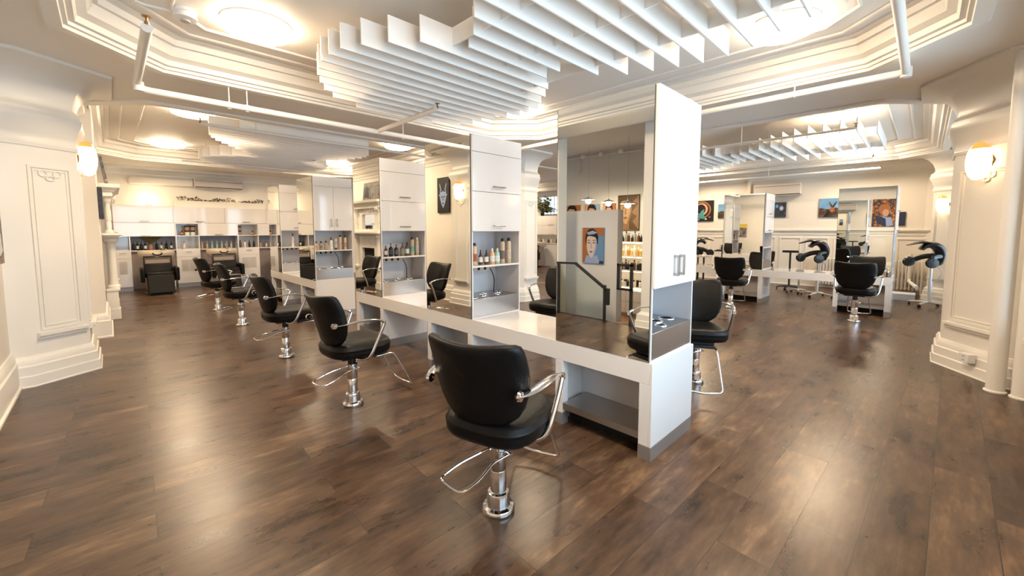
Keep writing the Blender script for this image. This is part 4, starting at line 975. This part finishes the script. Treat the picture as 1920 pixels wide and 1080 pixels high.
# ------------------------------------------------------------------ hood dryers, trolleys, stools
def castor(b, x, y, r=.03): b.lathe([(r*.6,-.012),(r,-.008),(r,.008),(r*.6,.012)], (x, y, r), 14, axis='x')
def star_base(t, m, r=.28, n=5, rot=.3, z=.07):
    b = MB()
    for k in range(n):
        a = rot+2*PI*k/n; b.tube([(0,0,z+.02),(r*.6*math.cos(a),r*.6*math.sin(a),z+.01),(r*math.cos(a),r*math.sin(a),z-.005)], [.022,.018,.013], 8)
    b.build('star_base', m, t)
    for k in range(n):
        a = rot+2*PI*k/n; c = MB(); castor(c, 0, 0); c.tube([(0,0,.03),(0,0,.07)], .006, 6); o = c.build('castor', 'blackp', t); o.location = (r*math.cos(a), r*math.sin(a), 0); o.rotation_euler = (0,0,a)
def dryer(label, x, y, az, stand):
    t = thing('hood_dryer', label, 'hair dryer', (x, y, 0), az, 'black rolling hood dryers')
    star_base(t, stand, .30, 4, .78, .075)
    MB().lathe([(.03,.07),(.03,.5),(.02,.5),(.02,.86)], n=16).build('pole', stand, t)
    # curved body carrying a top wing and two side pods
    rr = []
    for k in range(17):
        u = k/16; a = R(-60)+R(205)*u; w = .10+.06*math.sin(u*PI); cx, cz = .20*math.cos(a)*.8, 1.0+.21*math.sin(a)
        rad = .035+.04*math.sin(u*PI)**1.3; n_ = Vector((math.cos(a),0,math.sin(a)))
        rr.append([(-(cx+n_.x*rad*math.cos(2*PI*q/14))+.04, w*math.sin(2*PI*q/14), cz+n_.z*rad*math.cos(2*PI*q/14)) for q in range(14)])
    MB().rings(rr).build('hood_shell', 'blackp', t, smooth=60)
    for s in (-1, 1):
        b = MB().tube(bend([(-.10,s*.10,1.0),(.06,s*.19,.98),((.20 if s<0 else .04),s*.20,.91)], .08), [.05]*8, 12, flat=(.7,1.)); b.lathe([(.03,-.04),(.085,-.035),(.10,0),(.085,.035),(.03,.04)], ((.27 if s<0 else .07),s*.20,.87), 22, axis='y'); b.build('side_pod', 'blackp', t)
    b = MB().tube(bend([(-.04,0,1.22),(.16,0,1.27),(.38,0,1.20)], .09), [.05,.06,.065,.065,.065,.06,.05,.03], 12, flat=(1.7,.4)); b.build('top_wing', 'blackp', t)
    MB().lathe([(.05,.82),(.085,.86),(.08,.95),(.04,1.0)], (-.08,0,0), 18).build('motor_housing', 'blackp', t)
    MB().tube(bend([(-.04,0,.86),(-.16,.05,.70),(-.10,.03,.55),(-.03,0,.50)], .08), .008, 8).build('cable', 'grille', t)
    return t
dryer('black hood dryer by the far wall, left of the nearest right-bay mirror cabinet', 11.2, 1.62, R(120), 'grille')
dryer('black hood dryer on a white stand at the right, beside the pillars', 11.3, -.14, R(110), 'plasticw')
dryer('black hood dryer just right of the tallest near cabinet', 11.8, 4.45, R(-60), 'blackp')
def trolley(label, x, y, h, m_top, m_leg):
    t = thing('tray_table', label, 'table', (x, y, 0), .2, 'round-legged tray tables')
    star_base(t, m_leg, .25, 5)
    MB().lathe([(.022,.07),(.022,h-.02)], n=14).build('pole', m_leg, t)
    MB().box(-.22, .22, -.17, .17, h-.02, h).box(-.22,-.205,-.17,.17,h,h+.02).box(.205,.22,-.17,.17,h,h+.02).build('tray_top', m_top, t, bevel=.006)
    return t
trolley('slim black tray table with stool before it, left of the black hood dryer', 12.1, 2.32, .96, 'blackp', 'blackm')
trolley('dark tray table crowded with small bottles behind the right bay bench', 11.9, 3.85, .94, 'blackp', 'blackm')
trolley('white-topped tray table just right of the tallest near cabinet', 11.0, 4.0, .82, 'lam', 'blackm')
def stool(label, x, y):
    t = thing('rolling_stool', label, 'stool', (x, y, 0), .5, 'round black rolling stools'); star_base(t, 'chrome', .24, 5)
    MB().lathe([(.02,.07),(.02,.42)], n=14).build('pole', 'chrome', t); MB().lathe([(.13,.42),(.175,.43),(.18,.47),(.165,.50),(.1,.51),(.01,.51)], n=28).build('seat', 'leather', t); return t
stool('round black rolling stool in front of the slim tray table', 11.55, 2.02); stool('black rolling stool behind the right bay bench, near the white-topped table', 11.3, 3.45)
for i in range(8):
    k = ['oil','jar','flask','pump'][i % 4]; bottle(k, 11.74+.045*i, 3.78+.05*(i%3), .941, .11+.02*(i%3), 'small bottle or jar on the crowded dark tray table', [TAN,AMB,WHT,BLK][(i*3)%4], BLK, None, 'small bottles on the crowded tray table', detail=False, r=.018)
t = thing('parts_box', 'low white cardboard box on the floor beside the right hood dryer', 'box', (12.1, .28, 0)); MB().box(-.2,.2,-.22,.22,.0,.14).build('box_body','plasticw',t,bevel=.004); MB().box(-.205,.205,-.225,.225,.11,.145).build('lid','plasticw',t,bevel=.003)

# ------------------------------------------------------------------ landing seen in the mirrors: railing, gate, shelves, pendants
t = thing('stair_railing', 'black handrail with sloping glass panel at the stair, seen in the nearest mirror', 'railing', (-.90, 4.6, 0))
L_ = lambda y, z: (0, y-4.6, z)
MB().box(-.02,.02,-.045,0,0,.92).build('post', 'blackm', t, bevel=.002); MB().box(-.02,.02,-1.0,-.965,0,.60).build('post', 'blackm', t, bevel=.002)
b = MB()
for (y0, z0, y1, z1, h) in ((.06,.93,-.40,.94,.035),(-.39,.945,-1.03,.54,.04)):
    b.add([(-.03,y0,z0-h),(.03,y0,z0-h),(.03,y0,z0),(-.03,y0,z0),(-.03,y1,z1-h),(.03,y1,z1-h),(.03,y1,z1),(-.03,y1,z1)], [(0,1,2,3),(4,7,6,5),(0,4,5,1),(1,5,6,2),(2,6,7,3),(3,7,4,0)])
b.box(-.03,.03,-1.065,-1.0,.28,.55); b.build('handrail', 'blackm', t, bevel=.003)
b = MB(); b.add([(-.004,-.05,.04),(-.004,-.96,.04),(-.004,-.96,.54),(-.004,-.40,.89),(-.004,-.05,.89),(.004,-.05,.04),(.004,-.96,.04),(.004,-.96,.54),(.004,-.40,.89),(.004,-.05,.89)], [(0,1,2,3,4),(9,8,7,6,5)]+[(i,(i+1)%5,5+(i+1)%5,5+i) for i in range(5)])
b.build('glass_panel', 'glass', t, smooth=0)
t = thing('gate_rail', 'black open-frame handrail beside the lit product shelves, seen in the nearest mirror', 'railing', (-.90, 3.12, 0))
b = MB()
for q in ((-.02,.02,0,.045,0,.97),(-.02,.02,.0,.27,.93,.97),(-.02,.02,.235,.27,.55,.97),(-.02,.02,.0,.27,.55,.585)): b.box(*q)
b.build('frame', 'blackm', t, bevel=.002)
st = MB()
for k in range(3): st.box(-1.55+.0, -.98-.19*k, 2.55, 3.75, -.55+.0, -.14-.14*k) if False else st.box(-1.58, -.98, 3.10-.0, 3.72-.18*k, -.55+.14*k, -.41+.14*k)
struct(st, 'trim_steps', 'floor', smooth=0)

t = thing('display_shelving', 'lit white product shelving seen in the nearest mirror', 'shelving', (-4.296, 4.35, -.55)); SH = [.66, 1.06, 1.40, 1.74]
MB().box(0, .42, 0, 2.2, 0.08, .62).build('base_cabinet', 'lam', t, bevel=.003)
MB().box(0, .38, 0, 2.2, 0, .08).build('toe_kick', 'kick', t)
for k in range(4):
    for q in range(2):
        d = MB().box(.42, .436, .02+k*.545, .02+k*.545+.53, .09+q*.27, .34+q*.27).build('drawer', 'lam', t, bevel=.002)
for z in SH:
    o = MB().box(0, .28, 0, 2.2, z, z+.03).build('shelf', 'lam', t); MB().box(.24, .275, .01, 2.19, z-.012, z-.001).build('light_strip', 'strip', o)
MB().box(0, .02, 0, 2.2, .62, 1.77).build('back_panel', 'lam', t)
for i, z in enumerate(SH):
    cols = [[WHT,BLK,WHT],[BLK,AMB,TAN,BLK],[(.7,.5,.1),(.65,.3,.08),WHT],[BLK,AMB,(.3,.3,.3)]][i]; kinds = [['jar','oil'],['jar','pump','oil'],['jar','flask','oil'],['dropper','pump','flask']][i]; w = ['white and dark product on the lowest lit shelf, seen in the nearest mirror','dark-capped product on the second lit shelf, seen in the nearest mirror','yellow or orange product on the third lit shelf, seen in the nearest mirror','dark bottle on the top lit shelf, seen in the nearest mirror'][i]
    for k in range(26):
        o = bottle(kinds[k % len(kinds)], -4.296+.19+.03*(k%2), 4.42+k*.081, -.55+z+.0305, .17+.04*(k%3) if i else .16, w, cols[k % len(cols)], BLK if i != 2 else WHT, None, ['products on the lowest lit shelf','products on the second lit shelf','products on the third lit shelf','products on the top lit shelf'][i], detail=False, r=.034)
for k, (y, z) in enumerate([(5.56,2.20),(5.02,2.12),(4.54,2.06)]):
    t = thing('pendant_lamp', '%s small white pendant lamp hanging over the landing, seen in the nearest mirror' % ['leftmost','middle','rightmost'][k], 'pendant lamp', (-3.2, y, 3.5), 0, 'pendant lamps over the landing'); dz = z-3.5
    MB().lathe([(.003,dz+.08),(.003,0)], n=6).build('cord', 'grille', t); MB().lathe([(.015,dz+.09),(.02,dz+.06),(.16,dz+.005),(.162,dz),(.155,dz)], n=28, cap=False).build('lamp_shade', 'plasticw', t); MB().lathe([(.03,dz+.05),(.045,dz+.02),(.03,dz-.005),(.005,dz-.012)], n=16).build('bulb', 'pend', t)
t = thing('track_light', 'white spotlight track with conduit on the landing wall, seen in the nearest mirror', 'track light', (-4.25, 5.2, 3.40))
b = MB().tube(bend([(0,2.2,.02),(0,1.4,.02),(0,1.38,.0),(0,1.38,-.5)], .05), .014, 8); b.tube([(.0,1.38,.02),(.0,-.4,-.02)], .014, 8); b.build('conduit', 'pipe', t)
for k in range(3): MB().lathe([(.02,-.06),(.05,-.05),(.055,.03),(.03,.06)], (.25,1.1-k*.55,-.02), 14, axis='y').build('spotlight', 'plasticw', t)

# far right-hand cabinets under the arched window (between pillar and the tall cabinet)
for (z0, z1, l) in ((1.68,2.08,'upper white flap cabinet under the leaf-patterned window behind the middle pillar'),(1.30,1.679,'lower white flap cabinet under the leaf-patterned window behind the middle pillar')):
    t = thing('wall_cabinet', l, 'cabinet', (12.9, 10.3, z0), 0, 'cabinets under the leafy window'); MB().box(.02, .398, 0, 1.9, .001, z1-z0-.001).build('carcass', 'lamin', t)
    for q in range(2):
        d = MB().box(0, .0195, .002+q*.95, .948+q*.95, .002, z1-z0-.002).build('door', 'lam', t, bevel=.002); b = MB(); bar_handle(b, (0,.35+q*.95,.04), (0,.60+q*.95,.04), (-1,0,0)); b.build('handle', 'nickel', d)
t = thing('base_cabinet', 'white counter with bottles below the leaf-patterned window cabinets', 'cabinet', (12.9, 10.3, 0)); MB().box(0, .398, 0, 1.9, .0, .93).build('carcass', 'lam', t, bevel=.003); MB().box(-.02, .398, -.01, 1.91, .93, .96).build('worktop', 'lam', t, bevel=.003)
for i in range(12): bottle(['pump','flask'][i%2], 13.05, 10.45+i*.14, .961, .20, 'small bottle on the counter below the leaf-patterned window', [WHT,BLK,TAN][i%3], BLK, None, 'bottles below the leafy window', detail=False)
wc = wash_chair('black wash chair seen past the middle pillar, below the leafy window', 12.0, 11.1); wc.rotation_euler = (0,0,R(-90))
t = thing('potted_palm', 'dark leafy plant silhouetted against the bright small window behind the pillar', 'plant', (12.98, 11.3, 2.08))
MB().lathe([(.07,0),(.09,.12),(.095,.13)], n=18).build('pot', 'blackp', t); b = MB()
for k in range(46):
    a = k*2.4; ln = random.uniform(.35,.85); el_ = random.uniform(.15,1.2); d = Vector((math.cos(a)*math.cos(el_)*.22, math.sin(a)*math.cos(el_), math.sin(el_)))*ln; p = Vector((0,0,.12))
    b.tube([p, p+d*.6, p+d], .004, 5)
    for q in (.5,.7,.9):
        c = p+d*q; s_ = Vector((0,.15,.06)); v = d.normalized()*.09
        b.add([c, c+s_*.5+v*.8, c+s_+v*.3, c+s_*.5-v*.2], [(0,1,2,3)]); b.add([c, c-s_*.5+v*.8, c-s_+v*.3, c-s_*.5-v*.2], [(0,1,2,3)])
b.build('leaves', 'green', t, solid=.002)
# ------------------------------------------------------------------ camera, world, light
cam = bpy.data.cameras.new('camera'); co = bpy.data.objects.new('camera', cam); COL.objects.link(co)
cam.sensor_width = 36; cam.lens = 762/1920*36; cam.shift_y = -50/1920; cam.clip_start = .02
co.location = (0, 0, 1.5); pch = math.atan(59/762); th = math.atan(756*math.cos(pch)/762)
co.rotation_euler = (PI/2-pch, 0, -th)
bpy.context.scene.camera = co
wd = bpy.data.worlds.new('daylight'); wd.use_nodes = True; bpy.context.scene.world = wd
wd.node_tree.nodes['Background'].inputs['Color'].default_value = (.62, .78, 1., 1)
wd.node_tree.nodes['Background'].inputs['Strength'].default_value = 2.
for k, (a, b) in enumerate(wins):
    l = bpy.data.lights.new('window_daylight', 'AREA'); l.shape = 'RECTANGLE'; l.size = b-a; l.size_y = 2.2; l.energy = 22*(b-a); l.color = (.66, .80, 1.)
    o = bpy.data.objects.new('window_daylight', l); COL.objects.link(o); o.location = ((a+b)/2, -1.0, 1.65); o.rotation_euler = (PI/2, 0, 0)
def uplight(x, y, z, e, col=(1,.80,.5)):
    l = bpy.data.lights.new('cove_lamp', 'POINT'); l.energy = e; l.color = col; l.shadow_soft_size = .06
    o = bpy.data.objects.new('cove_lamp', l); COL.objects.link(o); o.location = (x, y, z)
for o in [o for o in bpy.data.objects if o.name.startswith('ceiling_light')]:
    l = bpy.data.lights.new('ceiling_lamp', 'AREA'); l.shape = 'DISK'; l.size = .52; l.energy = 29; l.color = (1, .76, .50)
    q = bpy.data.objects.new('ceiling_lamp', l); COL.objects.link(q); q.location = o.location - Vector((0, 0, .0965))
for nm in ('sconce', 'amber', 'pend'): M[nm].cycles.emission_sampling = 'NONE'
for x in (.75, 2.6): uplight(x, 13.85, 2.25, 3.)
for (y, z) in ((5.56,2.17),(5.02,2.09),(4.54,2.03)): uplight(-3.2, y, z, 22)
vs = bpy.context.scene.view_settings
vs.view_transform = 'Standard'; vs.look = 'None'; vs.exposure = .92; vs.gamma = 1.; vs.use_curve_mapping = False
sc = bpy.context.scene; sc.cycles.max_bounces = 8; sc.cycles.glossy_bounces = 5; sc.cycles.diffuse_bounces = 4
sc.cycles.use_denoising = True; sc.cycles.denoising_prefilter = 'NONE'; sc.cycles.caustics_reflective = False; sc.cycles.caustics_refractive = False
sc.cycles.sample_clamp_indirect = 4; sc.cycles.blur_glossy = 1.
